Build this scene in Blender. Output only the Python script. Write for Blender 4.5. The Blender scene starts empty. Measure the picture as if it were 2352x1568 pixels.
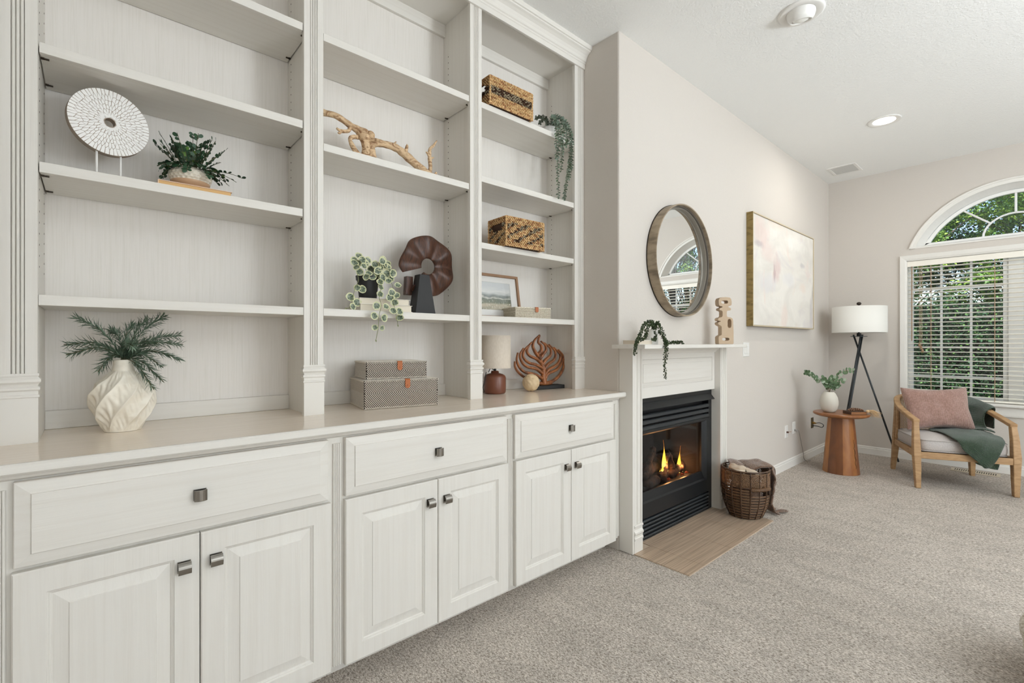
import bpy, bmesh, math, random
from mathutils import Vector, Matrix, Euler, Quaternion, noise
R = math.radians
random.seed(7)
S = bpy.context.scene
COL = S.collection

# ---------------------------------------------------------------- camera, world, sun, large lights, exposure
cam_d = bpy.data.cameras.new('camera'); cam = bpy.data.objects.new('camera', cam_d); COL.objects.link(cam)
cam.location = (0, 0, 1.2)
cam.rotation_euler = (R(90), 0, math.atan2(1224, 1088) - R(90))
cam_d.sensor_width = 36; cam_d.lens = 36*1088/2352; cam_d.shift_y = 3/2352; cam_d.clip_start = 0.02
S.camera = cam
w = bpy.data.worlds.new('world'); S.world = w; w.use_nodes = True
nt = w.node_tree; bg = nt.nodes['Background']
sky = nt.nodes.new('ShaderNodeTexSky'); sky.sky_type = 'NISHITA'; sky.sun_disc = False
sky.sun_elevation = R(52); sky.sun_rotation = R(250); sky.air_density = 1.0; sky.dust_density = 0.6; sky.ozone_density = 1.5
nt.links.new(sky.outputs[0], bg.inputs[0]); bg.inputs[1].default_value = 0.30
sd = bpy.data.lights.new('sun', 'SUN'); sd.energy = 7.0; sd.angle = R(0.6); sd.color = (1, .95, .86)
sun = bpy.data.objects.new('sun', sd); COL.objects.link(sun)
sun.rotation_euler = Vector((0.62, 0.12, -0.76)).to_track_quat('-Z', 'Y').to_euler()

def area(name, loc, direction, sx, sy, power, col):
    d = bpy.data.lights.new(name, 'AREA'); d.shape = 'RECTANGLE'; d.size = sx; d.size_y = sy; d.energy = power; d.color = col
    o = bpy.data.objects.new(name, d); COL.objects.link(o); o.location = loc
    o.rotation_euler = Vector(direction).to_track_quat('-Z', 'Z').to_euler(); return o
# key light of an inferred window behind the camera, then an added frontal fill
area('assumed_window_daylight', (3.35, -4.36, 1.55), (0, 1, 0), 1.9, 1.7, 66, (0.87, 0.945, 1.0))
area('added_frontal_fill', (0.2, -4.36, 1.25), (0, 1, 0), 2.2, 2.1, 45, (.89, .955, 1.0))
# added upward light, out of view, brightening the ceiling as an assumed flash would
area('added_ceiling_bounce', (2.5, -2.6, 1.7), (0.10, .1, 1), .5, .5, 180, (.89, .955, 1.0))
S.view_settings.view_transform = 'Standard'; S.view_settings.look = 'None'
S.view_settings.gamma = 1; S.view_settings.use_curve_mapping = False
S.view_settings.exposure = 0.01
S.cycles.max_bounces = 10; S.cycles.diffuse_bounces = 8; S.cycles.glossy_bounces = 5; S.cycles.transmission_bounces = 6
S.cycles.transparent_max_bounces = 12; S.cycles.caustics_reflective = False; S.cycles.caustics_refractive = False
S.cycles.sample_clamp_indirect = 6

# ---------------------------------------------------------------- helpers
def s2l(c): return tuple(((x/255)/12.92 if x/255 <= .04045 else ((x/255+.055)/1.055)**2.4) for x in c)

def mat(name, col, rough=.5, metal=0.0, col2=None, cs=None, cdetail=3, cdist=0, crange=(.35, .65), bump=None, spec=.5, sheen=0, coat=0,
        emit=None, estr=0, bump2=None, alpha=1, trans=0, sss=0, wave=None):
    """col/col2 in 0-255 sRGB; cs = scale vector of the colour noise; bump = (scale vector, strength, distance)"""
    m = bpy.data.materials.new(name); m.use_nodes = True; t = m.node_tree; b = t.nodes['Principled BSDF']
    L = t.links.new; tc = t.nodes.new('ShaderNodeTexCoord')
    b.inputs['Base Color'].default_value = (*s2l(col), 1); b.inputs['Roughness'].default_value = rough
    b.inputs['Metallic'].default_value = metal; b.inputs['Specular IOR Level'].default_value = spec
    b.inputs['Sheen Weight'].default_value = sheen; b.inputs['Coat Weight'].default_value = coat
    b.inputs['Alpha'].default_value = alpha; b.inputs['Transmission Weight'].default_value = trans
    if sss: b.inputs['Subsurface Weight'].default_value = sss; b.inputs['Subsurface Scale'].default_value = .01
    def nz(scale, detail=3, dist=0):
        mp = t.nodes.new('ShaderNodeMapping'); mp.inputs['Scale'].default_value = scale
        n = t.nodes.new('ShaderNodeTexNoise'); n.inputs['Scale'].default_value = 1; n.inputs['Detail'].default_value = detail
        n.inputs['Distortion'].default_value = dist; L(tc.outputs['Object'], mp.inputs[0]); L(mp.outputs[0], n.inputs['Vector']); return n
    if col2:
        n = nz(cs, cdetail, cdist); r = t.nodes.new('ShaderNodeValToRGB')
        r.color_ramp.elements[0].position = crange[0]; r.color_ramp.elements[1].position = crange[1]
        r.color_ramp.elements[0].color = (*s2l(col), 1); r.color_ramp.elements[1].color = (*s2l(col2), 1)
        L(n.outputs['Fac'], r.inputs[0]); L(r.outputs[0], b.inputs['Base Color'])
    prev = None
    for bb in (bump, bump2):
        if bb:
            n = nz(bb[0], bb[3] if len(bb) > 3 else 3); bu = t.nodes.new('ShaderNodeBump')
            bu.inputs['Strength'].default_value = bb[1]; bu.inputs['Distance'].default_value = bb[2]
            L(n.outputs['Fac'], bu.inputs['Height'])
            if prev: L(prev.outputs[0], bu.inputs['Normal'])
            prev = bu
    if wave:   # (axis, scale, strength, dist)
        wv = t.nodes.new('ShaderNodeTexWave'); wv.bands_direction = wave[0]; wv.inputs['Scale'].default_value = wave[1]
        wv.inputs['Distortion'].default_value = wave[4] if len(wave) > 4 else .6
        wv.inputs['Detail'].default_value = 1
        L(tc.outputs['Object'], wv.inputs['Vector']); bu = t.nodes.new('ShaderNodeBump')
        bu.inputs['Strength'].default_value = wave[2]; bu.inputs['Distance'].default_value = wave[3]
        L(wv.outputs['Fac'], bu.inputs['Height'])
        if prev: L(prev.outputs[0], bu.inputs['Normal'])
        prev = bu
    if prev: L(prev.outputs[0], b.inputs['Normal'])
    if emit: b.inputs['Emission Color'].default_value = (*s2l(emit), 1); b.inputs['Emission Strength'].default_value = estr
    return m

class MB:
    """collects shapes and links them as one mesh object"""
    def __init__(s, off=(0, 0, 0)): s.v = []; s.f = []; s.m = []; s.off = Vector(off)
    def add(s, vs, fs, m=0, M=None):
        n = len(s.v)
        for p in vs:
            p = Vector(p)
            if M is not None: p = M @ p
            s.v.append(p - s.off)
        for f in fs: s.f.append([i+n for i in f]); s.m.append(m)
        return s
    def box(s, x0, x1, y0, y1, z0, z1, m=0, M=None):
        vs = [(x, y, z) for z in (z0, z1) for y in (y0, y1) for x in (x0, x1)]
        return s.add(vs, [(0, 2, 3, 1), (4, 5, 7, 6), (0, 1, 5, 4), (2, 6, 7, 3), (0, 4, 6, 2), (1, 3, 7, 5)], m, M)
    def loops(s, L, close=False, cap0=True, cap1=True, m=0, M=None):
        """list of equal-length closed rings joined by quads"""
        n = len(L[0]); vs = [p for r in L for p in r]; fs = []
        for k in range(len(L)-1):
            for i in range(n):
                j = (i+1) % n; fs.append((k*n+i, k*n+j, (k+1)*n+j, (k+1)*n+i))
        if cap0: fs.append(tuple(range(n-1, -1, -1)))
        if cap1: fs.append(tuple((len(L)-1)*n+i for i in range(n)))
        return s.add(vs, fs, m, M)
    def lathe(s, prof, n=40, c=(0, 0, 0), m=0, M=None, cap0=True, cap1=True):
        return s.loops([[(c[0]+r*math.cos(2*math.pi*i/n), c[1]+r*math.sin(2*math.pi*i/n), c[2]+z) for i in range(n)] for r, z in prof],
                       m=m, M=M, cap0=cap0, cap1=cap1)
    def tube(s, pts, r, n=8, m=0, M=None, flat=1.0, up=None):
        pts = [Vector(p) for p in pts]; k = len(pts); rs = r if isinstance(r, (list, tuple)) else [r]*k
        T = [(pts[min(i+1, k-1)]-pts[max(i-1, 0)]).normalized() for i in range(k)]
        u = Vector(up) if up is not None else (Vector((0, 0, 1)) if abs(T[0].z) < .9 else Vector((1, 0, 0)))
        L = []
        for i in range(k):
            a = T[i].cross(u)
            if a.length < 1e-4: a = T[i].orthogonal()
            a.normalize(); b = a.cross(T[i]).normalized(); u = b
            L.append([pts[i]+rs[i]*(math.cos(2*math.pi*j/n)*a+flat*math.sin(2*math.pi*j/n)*b) for j in range(n)])
        return s.loops(L, m=m, M=M)
    def torus(s, c, r, t, n=40, k=6, m=0, M=None, sy=1.0):
        vs = []; fs = []
        for i in range(n):
            a = 2*math.pi*i/n
            for j in range(k):
                b = 2*math.pi*j/k; q = r+t*math.cos(b)
                vs.append((c[0]+q*math.cos(a), c[1]+sy*q*math.sin(a), c[2]+t*math.sin(b)))
        for i in range(n):
            for j in range(k):
                fs.append((i*k+j, ((i+1) % n)*k+j, ((i+1) % n)*k+(j+1) % k, i*k+(j+1) % k))
        return s.add(vs, fs, m, M)
    def prism(s, poly, a, b, axis='x', m=0, M=None):
        """extrude a 2-D polygon along an axis from a to b"""
        def P(p, t): return (t, p[0], p[1]) if axis == 'x' else ((p[0], t, p[1]) if axis == 'y' else (p[0], p[1], t))
        return s.loops([[P(p, a) for p in poly], [P(p, b) for p in poly]], m=m, M=M)
    def grid(s, P, m=0, M=None, closed=False):
        h = len(P); w_ = len(P[0]); vs = [p for r in P for p in r]; fs = []
        for i in range(h-1):
            for j in range(w_ if closed else w_-1):
                k = (j+1) % w_; fs.append((i*w_+j, i*w_+k, (i+1)*w_+k, (i+1)*w_+j))
        return s.add(vs, fs, m, M)
    def ball(s, c, r, n=12, k=8, m=0, M=None, sz=1.0):
        L = [[(c[0]+r*math.sin(math.pi*i/k)*math.cos(2*math.pi*j/n), c[1]+r*math.sin(math.pi*i/k)*math.sin(2*math.pi*j/n), c[2]+sz*r*math.cos(math.pi*i/k))
              for j in range(n)] for i in range(1, k)]
        vs = [p for q in L for p in q]; t = len(vs); vs += [(c[0], c[1], c[2]+sz*r), (c[0], c[1], c[2]-sz*r)]; fs = []
        for i in range(k-2):
            for j in range(n): q = (j+1) % n; fs.append((i*n+j, (i+1)*n+j, (i+1)*n+q, i*n+q))
        for j in range(n): q = (j+1) % n; fs.append((t, j, q)); fs.append((t+1, (k-2)*n+q, (k-2)*n+j))
        return s.add(vs, fs, m, M)
    def mesh(s, name, mats, smooth=False):
        me = bpy.data.meshes.new(name); me.from_pydata([tuple(p) for p in s.v], [], s.f)
        for x in (mats if isinstance(mats, (list, tuple)) else [mats]): me.materials.append(x)
        me.polygons.foreach_set('material_index', s.m)
        bm = bmesh.new(); bm.from_mesh(me); bmesh.ops.recalc_face_normals(bm, faces=bm.faces); bm.to_mesh(me); bm.free()
        if smooth: me.polygons.foreach_set('use_smooth', [True]*len(me.polygons))
        me.update(); return me
    def build(s, name, mats, parent=None, smooth=False, bevel=0, seg=2, kind=None, label=None, auto=None, sub=0, solid=0):
        me = s.mesh(name, mats, smooth or bool(auto) or bool(sub)); o = bpy.data.objects.new(name, me); COL.objects.link(o)
        if parent: o.parent = parent
        if solid: q = o.modifiers.new('solid', 'SOLIDIFY'); q.thickness = solid; q.offset = 0
        if sub: q = o.modifiers.new('sub', 'SUBSURF'); q.levels = q.render_levels = sub
        if bevel:
            q = o.modifiers.new('bevel', 'BEVEL'); q.width = bevel; q.segments = seg; q.limit_method = 'ANGLE'; q.angle_limit = R(35)
        if auto: sharp(me, auto)
        if kind: o['kind'] = kind
        if label: o['label'] = label
        return o

def sharp(me, deg):
    bm = bmesh.new(); bm.from_mesh(me)
    for e in bm.edges:
        if len(e.link_faces) == 2 and e.calc_face_angle(0) > R(deg): e.smooth = False
    bm.to_mesh(me); bm.free()

def thing(name, label, cat, loc=(0, 0, 0), rz=0, group=None, rot=None):
    o = bpy.data.objects.new(name, None); COL.objects.link(o); o.location = loc
    o.rotation_euler = rot if rot else (0, 0, rz); o.empty_display_size = .05
    return tag(o, label, cat, group)
def tag(o, label, cat, group=None):
    o['label'] = label; o['category'] = cat
    if group: o['group'] = group
    return o
def struct(o): o['kind'] = 'structure'; return o
def inst(me, name, parent, M, label=None):
    o = bpy.data.objects.new(name, me); COL.objects.link(o); o.parent = parent; o.matrix_local = M
    if label: o['label'] = label
    return o
def copy_tree(o, parent=None):
    c = o.copy(); COL.objects.link(c); c.parent = parent
    for ch in list(o.children): copy_tree(ch, c)
    return c
def frame_to(d, n=(0, 0, 1), roll=0):
    """rotation whose +X is d and +Z is as near n as can be"""
    x = Vector(d).normalized(); z = Vector(n) - x*Vector(n).dot(x)
    if z.length < 1e-4: z = x.orthogonal()
    z.normalize(); y = z.cross(x); M = Matrix((x, y, z)).transposed()
    return (Matrix.Rotation(roll, 3, x) @ M).to_4x4()
def place(p, d, n=(0, 0, 1), s=1, roll=0): return Matrix.Translation(p) @ frame_to(d, n, roll) @ Matrix.Scale(s, 4)
def cr(pts, k=6):
    """Catmull-Rom through the points"""
    P = [Vector(p) for p in pts]; P = [2*P[0]-P[1]]+P+[2*P[-1]-P[-2]]; out = []
    for i in range(1, len(P)-2):
        for j in range(k):
            t = j/k; a, b, c, d = P[i-1:i+3]
            out.append(.5*((2*b)+(c-a)*t+(2*a-5*b+4*c-d)*t*t+(3*b-a-3*c+d)*t**3))
    return out+[P[-2]]
def leaf_geo(L, W, n=5, cup=.15, droop=.1, point=.5):
    """a leaf along +X"""
    vs = []; fs = []
    for i in range(n+1):
        t = i/n; w_ = W*.5*math.sin(math.pi*min(1, t**point if point != .5 else t**.75))*1.0
        if i == n: w_ = 0.0
        z = -droop*L*t*t
        vs += [(L*t, -w_, z+cup*w_), (L*t, 0, z), (L*t, w_, z+cup*w_)]
    for i in range(n):
        a = 3*i; fs += [(a, a+3, a+4, a+1), (a+1, a+4, a+5, a+2)]
    return vs, fs

def round_leaf(L, W, n=8, cup=.08, base=.25):
    """a rounded leaf along +X as a fan"""
    vs = [(L*.5, 0, 0)]
    for i in range(n):
        a = 2*math.pi*i/n-math.pi; x = .5+.5*math.cos(a); w_ = math.sin(a)*(1-base*(1-x))
        vs.append((L*x, .5*W*w_, cup*W*abs(w_)))
    return vs, [(0, 1+i, 1+(i+1) % n) for i in range(n)]
# ---------------------------------------------------------------- materials
PV = mat('painted_oak_vertical_grain', (222, 219, 213), .42, col2=(217, 213, 206), cs=(60, 60, 2.2), cdist=.4, crange=(.45, .75), bump=((230, 230, 6), .30, .0012, 4), spec=.4)
PH = mat('painted_oak_horizontal_grain', (222, 219, 213), .42, col2=(217, 213, 206), cs=(2.2, 60, 60), cdist=.4, crange=(.45, .75), bump=((6, 230, 230), .30, .0012, 4), spec=.4)
PS = mat('painted_smooth_wood', (223, 220, 214), .38, bump=((40, 40, 8), .06, .001), spec=.4)
PB = mat('painted_oak_back_panel', (228, 224, 219), .5, col2=(220, 216, 209), cs=(220, 60, 5), cdist=.8, crange=(.45, .8), bump=((260, 60, 5), .28, .0012, 4), spec=.3)
CT = mat('painted_countertop', (232, 220, 205), .17, col2=(226, 212, 196), cs=(3, 60, 60), crange=(.4, .8), bump=((5, 120, 120), .05, .0006), spec=.5)
WALLM = mat('greige_orange_peel_wall', (206, 200, 193), .85, bump=((95, 95, 95), .22, .0035, 2), spec=.2)
CEILM = mat('white_textured_ceiling', (240, 241, 240), .9, bump=((95, 95, 95), .5, .005, 2), spec=.15)
TRIM = mat('white_satin_trim', (228, 226, 221), .4, spec=.4)
WHITE = mat('white_plastic', (232, 231, 228), .35)
NICKEL = mat('brushed_nickel', (150, 146, 140), .24, 1.0)
PIN_AND_HOLE = mat('bronze_pin_and_hole_shade', (62, 50, 38), .5, .6)
BLACKM = mat('black_painted_metal', (30, 32, 34), .42, .3, bump=((40, 40, 40), .04, .001))
BLACKF = mat('charcoal_painted_metal', (62, 66, 69), .42, .5, bump=((120, 120, 120), .06, .0005))
CARPET = mat('greige_cut_pile_carpet', (150, 141, 130), .97, spec=.05)
def carpet_nodes():
    t = CARPET.node_tree; b = t.nodes['Principled BSDF']; L = t.links.new; tc = t.nodes.new('ShaderNodeTexCoord')
    def nz(sc, det, rot=0, dist=0):
        mp = t.nodes.new('ShaderNodeMapping'); mp.inputs['Scale'].default_value = sc; mp.inputs['Rotation'].default_value = (0, 0, rot)
        n = t.nodes.new('ShaderNodeTexNoise'); n.inputs['Scale'].default_value = 1; n.inputs['Detail'].default_value = det; n.inputs['Distortion'].default_value = dist
        L(tc.outputs['Object'], mp.inputs[0]); L(mp.outputs[0], n.inputs['Vector']); return n
    fine = nz((300, 170, 200), 4, .1); tuft = nz((150, 78, 100), 2, .06, .4); big = nz((7, 3.0, 3), 4, .3, .8); mid = nz((34, 11, 12), 3, .1)
    r1 = t.nodes.new('ShaderNodeValToRGB'); r1.color_ramp.elements[0].position = .37; r1.color_ramp.elements[1].position = .63
    r1.color_ramp.elements[0].color = (*s2l((132, 121, 109)), 1); r1.color_ramp.elements[1].color = (*s2l((230, 222, 213)), 1)
    add = t.nodes.new('ShaderNodeMath'); add.operation = 'ADD'; mul = t.nodes.new('ShaderNodeMath'); mul.operation = 'MULTIPLY'; mul.inputs[1].default_value = .5
    L(fine.outputs['Fac'], add.inputs[0]); L(tuft.outputs['Fac'], add.inputs[1]); L(add.outputs[0], mul.inputs[0]); L(mul.outputs[0], r1.inputs[0])
    r2 = t.nodes.new('ShaderNodeValToRGB'); r2.color_ramp.elements[0].position = .36; r2.color_ramp.elements[1].position = .60
    r2.color_ramp.elements[0].color = (.80, .80, .80, 1); r2.color_ramp.elements[1].color = (1, 1, 1, 1)
    a2 = t.nodes.new('ShaderNodeMath'); a2.operation = 'ADD'; m2 = t.nodes.new('ShaderNodeMath'); m2.operation = 'MULTIPLY'; m2.inputs[1].default_value = .5
    L(big.outputs['Fac'], a2.inputs[0]); L(mid.outputs['Fac'], a2.inputs[1]); L(a2.outputs[0], m2.inputs[0]); L(m2.outputs[0], r2.inputs[0])
    mx = t.nodes.new('ShaderNodeMix'); mx.data_type = 'RGBA'; mx.blend_type = 'MULTIPLY'; mx.inputs[0].default_value = 1
    L(r1.outputs[0], mx.inputs[6]); L(r2.outputs[0], mx.inputs[7]); L(mx.outputs[2], b.inputs['Base Color'])
    bu = t.nodes.new('ShaderNodeBump'); bu.inputs['Strength'].default_value = .9; bu.inputs['Distance'].default_value = .008
    L(mul.outputs[0], bu.inputs['Height']); L(bu.outputs[0], b.inputs['Normal'])
carpet_nodes()

def clear_glass(name, k=1.0, tint=(1, 1, 1)):
    """thin pane: see-through with a Fresnel reflection"""
    m = bpy.data.materials.new(name); m.use_nodes = True; t = m.node_tree; t.nodes.clear(); L = t.links.new
    o = t.nodes.new('ShaderNodeOutputMaterial'); mx = t.nodes.new('ShaderNodeMixShader'); tr = t.nodes.new('ShaderNodeBsdfTransparent'); gl = t.nodes.new('ShaderNodeBsdfGlossy'); lw = t.nodes.new('ShaderNodeLayerWeight'); fr = t.nodes.new('ShaderNodeMath')
    lw.inputs[0].default_value = .5; fr.operation = 'POWER'; fr.inputs[1].default_value = 3.2; L(lw.outputs['Facing'], fr.inputs[0]); tr.inputs[0].default_value = (*tint, 1); gl.inputs['Roughness'].default_value = .01; mu = t.nodes.new('ShaderNodeMath'); mu.operation = 'MULTIPLY_ADD'; mu.inputs[1].default_value = .6*k; mu.inputs[2].default_value = .035*k
    L(fr.outputs[0], mu.inputs[0]); L(mu.outputs[0], mx.inputs[0]); L(tr.outputs[0], mx.inputs[1]); L(gl.outputs[0], mx.inputs[2]); L(mx.outputs[0], o.inputs[0]); return m
# ---------------------------------------------------------------- room shell
XL, XR, YB, YF, ZC = -1.5, 6.28, -4.4, 1.637, 3.005
NX0, NX1, NY = -0.2, 2.284, 2.19      # alcove that holds the built-ins
o = struct(MB().box(XL-.1, XR+.14, YB-.1, NY+.1, -.12, 0).build('floor', CARPET))
o = struct(MB().box(XL-.1, XR+.14, YB-.1, NY+.1, ZC, ZC+.15).build('ceiling', CEILM))
struct(MB().box(XL-.12, XL, YB-.1, NY+.1, 0, ZC).build('wall_left', WALLM))
struct(MB().box(XL, XR, YB-.12, YB, 0, ZC).build('wall_back', WALLM))
# front wall: fireplace stretch, alcove returns, alcove back, left stretch, with the firebox hole cut out
mb = MB()
FX0, FX1, FZ = 2.385, 3.375, .87
BK = NY+.1
B = .010   # rounded drywall corner
cor = [(NX1, YF+B), (NX1+B*.3, YF+B*.3), (NX1+B, YF)]
# one closed profile band below the firebox top (two solids) and one above it
mb.prism([(NX1, BK)]+cor+[(FX0, YF), (FX0, BK)], 0, FZ, 'z')
mb.prism([(FX1, BK), (FX1, YF), (XR, YF), (XR, BK)], 0, FZ, 'z')
mb.prism([(NX1, BK)]+cor+[(XR, YF), (XR, BK)], FZ, ZC, 'z')
mb.box(NX0, NX1, NY, BK, 0, ZC)
mb.box(XL, NX0, YF, BK, 0, ZC)
me0 = mb.mesh('wall_front', WALLM)
bmx = bmesh.new(); bmx.from_mesh(me0); bmesh.ops.remove_doubles(bmx, verts=bmx.verts, dist=1e-5); bmx.to_mesh(me0); bmx.free()
wf = bpy.data.objects.new('wall_front', me0); COL.objects.link(wf); struct(wf)

# window wall with a rectangular and an arched opening
WY0, WY1, WZ0, WZ1 = -.589, .945, .62, 2.04
AC, AH, AZ, ARISE = .178, .70, 2.16, .50      # arch centre, half chord, spring line, rise
AR = (AH*AH+ARISE*ARISE)/(2*ARISE); ACZ = AZ+ARISE-AR
def arc(off, n=36, rise=True):
    r = AR+off; zc = ACZ; z0 = AZ
    a0 = math.acos(max(-1, min(1, (z0-zc)/r)))
    return [(AC+r*math.sin(a0-2*a0*i/n), zc+r*math.cos(a0-2*a0*i/n)) for i in range(n+1)]
mb = MB(); XW = XR+.14
mb.box(XR, XW, YB-.1, WY0, 0, ZC); mb.box(XR, XW, WY1, NY+.1, 0, ZC)
mb.box(XR, XW, WY0, WY1, 0, WZ0); mb.box(XR, XW, WY0, WY1, WZ1, AZ)
A = arc(0)
mb.box(XR, XW, WY0, AC-AH, AZ, ZC); mb.box(XR, XW, AC+AH, WY1, AZ, ZC)
for i in range(len(A)-1):
    (ya, za), (yb, zb) = A[i], A[i+1]
    mb.prism([(ya, za), (yb, zb), (yb, ZC), (ya, ZC)], XR, XW, 'x')
struct(mb.build('wall_right', WALLM))

# baseboards (stepped profile)
def base_prof(s=1): return [(0, 0), (-.014*s, 0), (-.014*s, .062), (-.010*s, .066), (-.010*s, .078), (-.004*s, .086), (0, .086)]
struct(MB().prism([(YF+p[0], p[1]) for p in base_prof()], 3.475, XR, 'x').build('baseboard_front', TRIM))
struct(MB().prism([(XR+p[0], p[1]) for p in base_prof()], YB, YF, 'y').build('baseboard_right', TRIM))
struct(MB().prism([(YB-p[0], p[1]) for p in base_prof()], XL, XR, 'x').build('baseboard_back', TRIM))
struct(MB().prism([(XL-p[0], p[1]) for p in base_prof()], YB, YF, 'y').build('baseboard_left', TRIM))

# ---- lower window: casing, stool, apron, jamb, frame, muntins, panes
WG = clear_glass('window_glass', .9)
VIN = mat('white_vinyl_frame', (236, 236, 234), .35)
win = bpy.data.objects.new('window_1', None); COL.objects.link(win); win.location = (XR, AC, WZ0); struct(win); OW = win.location
def casing_loops(y0, y1, z0, z1, prof):
    return [[(XR-d, y0-e, z0), (XR-d, y0-e, z1+e), (XR-d, y1+e, z1+e), (XR-d, y1+e, z0)] for e, d in prof]
mb = MB(OW); prof = [(0, 0), (0, .010), (.006, .013), (.010, .013), (.014, .017), (.044, .021), (.052, .021), (.055, .017), (.055, 0)]
L = casing_loops(WY0, WY1, .635, WZ1, prof)
for a, b in zip(L, L[1:]):
    for k in range(3): mb.add([a[k], a[k+1], b[k+1], b[k]], [(0, 1, 2, 3)])
mb.build('casing', TRIM, win)
MB(OW).box(XR-.045, XR+.09, WY0-.075, WY1+.075, .610, .635).build('stool', TRIM, win, bevel=.006)
MB(OW).prism([(XR, .52), (XR-.014, .52), (XR-.018, .535), (XR-.018, .60), (XR-.022, .61), (XR, .61)], WY0-.055, WY1+.055, 'y').build('apron', TRIM, win)
mb = MB(OW)
mb.box(XR, XW, WY1-.004, WY1, WZ0, WZ1); mb.box(XR, XW, WY0, WY0+.004, WZ0, WZ1); mb.box(XR, XW, WY0, WY1, WZ1-.004, WZ1); mb.box(XR+.08, XW, WY0, WY1, WZ0, WZ0+.02)
mb.build('jamb', TRIM, win)
XG = XR+.11
def sash(y0, y1, cols, rows, name):
    mb = MB(OW); t = .035
    mb.box(XG-.02, XG+.02, y0, y0+t, WZ0+.02, WZ1-.004).box(XG-.02, XG+.02, y1-t, y1, WZ0+.02, WZ1-.004)
    mb.box(XG-.02, XG+.02, y0+t, y1-t, WZ0+.02, WZ0+.02+t).box(XG-.02, XG+.02, y0+t, y1-t, WZ1-t, WZ1-.004)
    s_ = mb.build('sash', VIN, win, bevel=.003)
    for k in range(1, cols):
        y = y0+t+(y1-y0-2*t)*k/cols; MB(OW).box(XG-.009, XG+.009, y-.009, y+.009, WZ0+.02+t, WZ1-t).build('muntin', VIN, s_)
    for z, h in rows: MB(OW).box(XG-.008, XG+.008, y0+t, y1-t, z-h, z+h).build('muntin', VIN, s_)
    MB(OW).box(XG-.002, XG+.002, y0+t, y1-t, WZ0+.02+t, WZ1-t).build('pane', WG, s_)
rows = [(1.745, .016), (1.45, .009), (1.155, .009), (.865, .009)]
sash(.225, WY1-.004, 3, rows, 'l'); sash(WY0+.004, .131, 3, rows, 'r')
MB(OW).box(XG-.035, XG+.03, .131, .225, WZ0+.02, WZ1-.004).build('mullion', VIN, win, bevel=.003)

# ---- arched window
wa = bpy.data.objects.new('window_2', None); COL.objects.link(wa); wa.location = (XR, AC, AZ); struct(wa); OA = wa.location
mb = MB(OA)
prof = [(0, .0), (0, .012), (.012, .014), (.028, .014), (.034, .022), (.046, .022), (.046, 0)]
LL = []
for e, d in prof: LL.append([(XR-d, y, z) for y, z in arc(e)])
mb.grid(LL)
for k in (0, -1): mb.add([l[k] for l in LL], [tuple(range(len(LL)))])
mb.build('casing', TRIM, wa, auto=30)
mb = MB(OA)
I0, I1 = arc(0), arc(-.045)
mb.grid([[(XR, y, z) for y, z in I0], [(XR+.10, y, z) for y, z in I1]])       # splayed white reveal
mb.add([(XR-.006, AC-AH, AZ-.0), (XR-.006, AC+AH, AZ), (XR+.1, AC+AH-.04, AZ+.04), (XR+.1, AC-AH+.04, AZ+.04)], [(0, 1, 2, 3)])
mb.add([(XR-.006, AC-AH-.045, AZ-.002), (XR-.006, AC+AH+.045, AZ-.002), (XR-.006, AC+AH, AZ+.012), (XR-.006, AC-AH, AZ+.012)], [(0, 1, 2, 3)])
for s_ in (-1, 1): mb.prism([(AC+s_*a, AZ+b) for a, b in ((.72, 0), (.597, 0), (.597, .055), (.576, .094), (.70, .094))], XR+.092, XR+.124, 'x')
mb.build('reveal', TRIM, wa, smooth=False)
def arc2(r, cz, n, z0):
    a0 = math.acos((z0-cz)/r); return [(AC+r*math.sin(a0-2*a0*i/n), cz+r*math.cos(a0-2*a0*i/n)) for i in range(n+1)]
mb = MB(OA)
r0 = AR-.045
inn = arc2(r0, ACZ, 36, AZ+.035); inn2 = arc2(r0-.03, ACZ, 36, AZ+.055)
mb.grid([[(XR+.09, y, z) for y, z in inn], [(XR+.09, y, z) for y, z in inn2], [(XR+.125, y, z) for y, z in inn2]])
mb.box(XR+.09, XR+.125, AC-AH-.03, AC+AH+.03, AZ-.01, AZ+.055)
mb.build('arch_frame', VIN, wa)
hub = [(AC+.215*math.cos(math.pi*i/16), AZ+.045+.20*math.sin(math.pi*i/16)) for i in range(17)]
MB(OA).tube([(XR+.105, y, z) for y, z in hub], .009, 6).build('muntin', VIN, wa)
for a in (40, 90, 140):
    ca, sa = math.cos(R(a)), math.sin(R(a)); p0 = (AC+.215*ca, AZ+.045+.20*sa)
    t = 0
    while (p0[0]+t*ca-AC)**2+(p0[1]+t*sa-ACZ)**2 < (r0-.02)**2: t += .005
    MB(OA).tube([(XR+.105, *p0), (XR+.105, p0[0]+t*ca, p0[1]+t*sa)], .009, 6).build('muntin', VIN, wa)
pp = arc2(r0-.01, ACZ, 30, AZ+.045)
MB(OA).prism(pp, XR+.107, XR+.110, 'x').build('pane', WG, wa)

# unseen windows behind the camera (frames added to go with the two area lights)
def added_back_window(name, x0, x1, z0, z1, n):
    w_ = bpy.data.objects.new(name, None); COL.objects.link(w_); w_.location = ((x0+x1)/2, YB, z0); struct(w_); O = w_.location
    mb = MB(O); t = .07
    mb.box(x0-t, x0, YB, YB+.03, z0, z1+t).box(x1, x1+t, YB, YB+.03, z0, z1+t).box(x0, x1, YB, YB+.03, z1, z1+t).box(x0-t, x1+t, YB, YB+.045, z0-.04, z0)
    mb.build('casing', TRIM, w_)
    for k in range(n+1):
        x = x0+(x1-x0)*k/n; MB(O).box(x-.012, x+.012, YB, YB+.02, z0, z1).build('muntin', VIN, w_)
    MB(O).box(x0, x1, YB+.002, YB+.006, z0, z1).build('pane', mat('opaque_daylight_tinted_pane', (225, 232, 240), .05), w_)  # opaque pane on solid wall; its pale colour stands in for daylight
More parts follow.
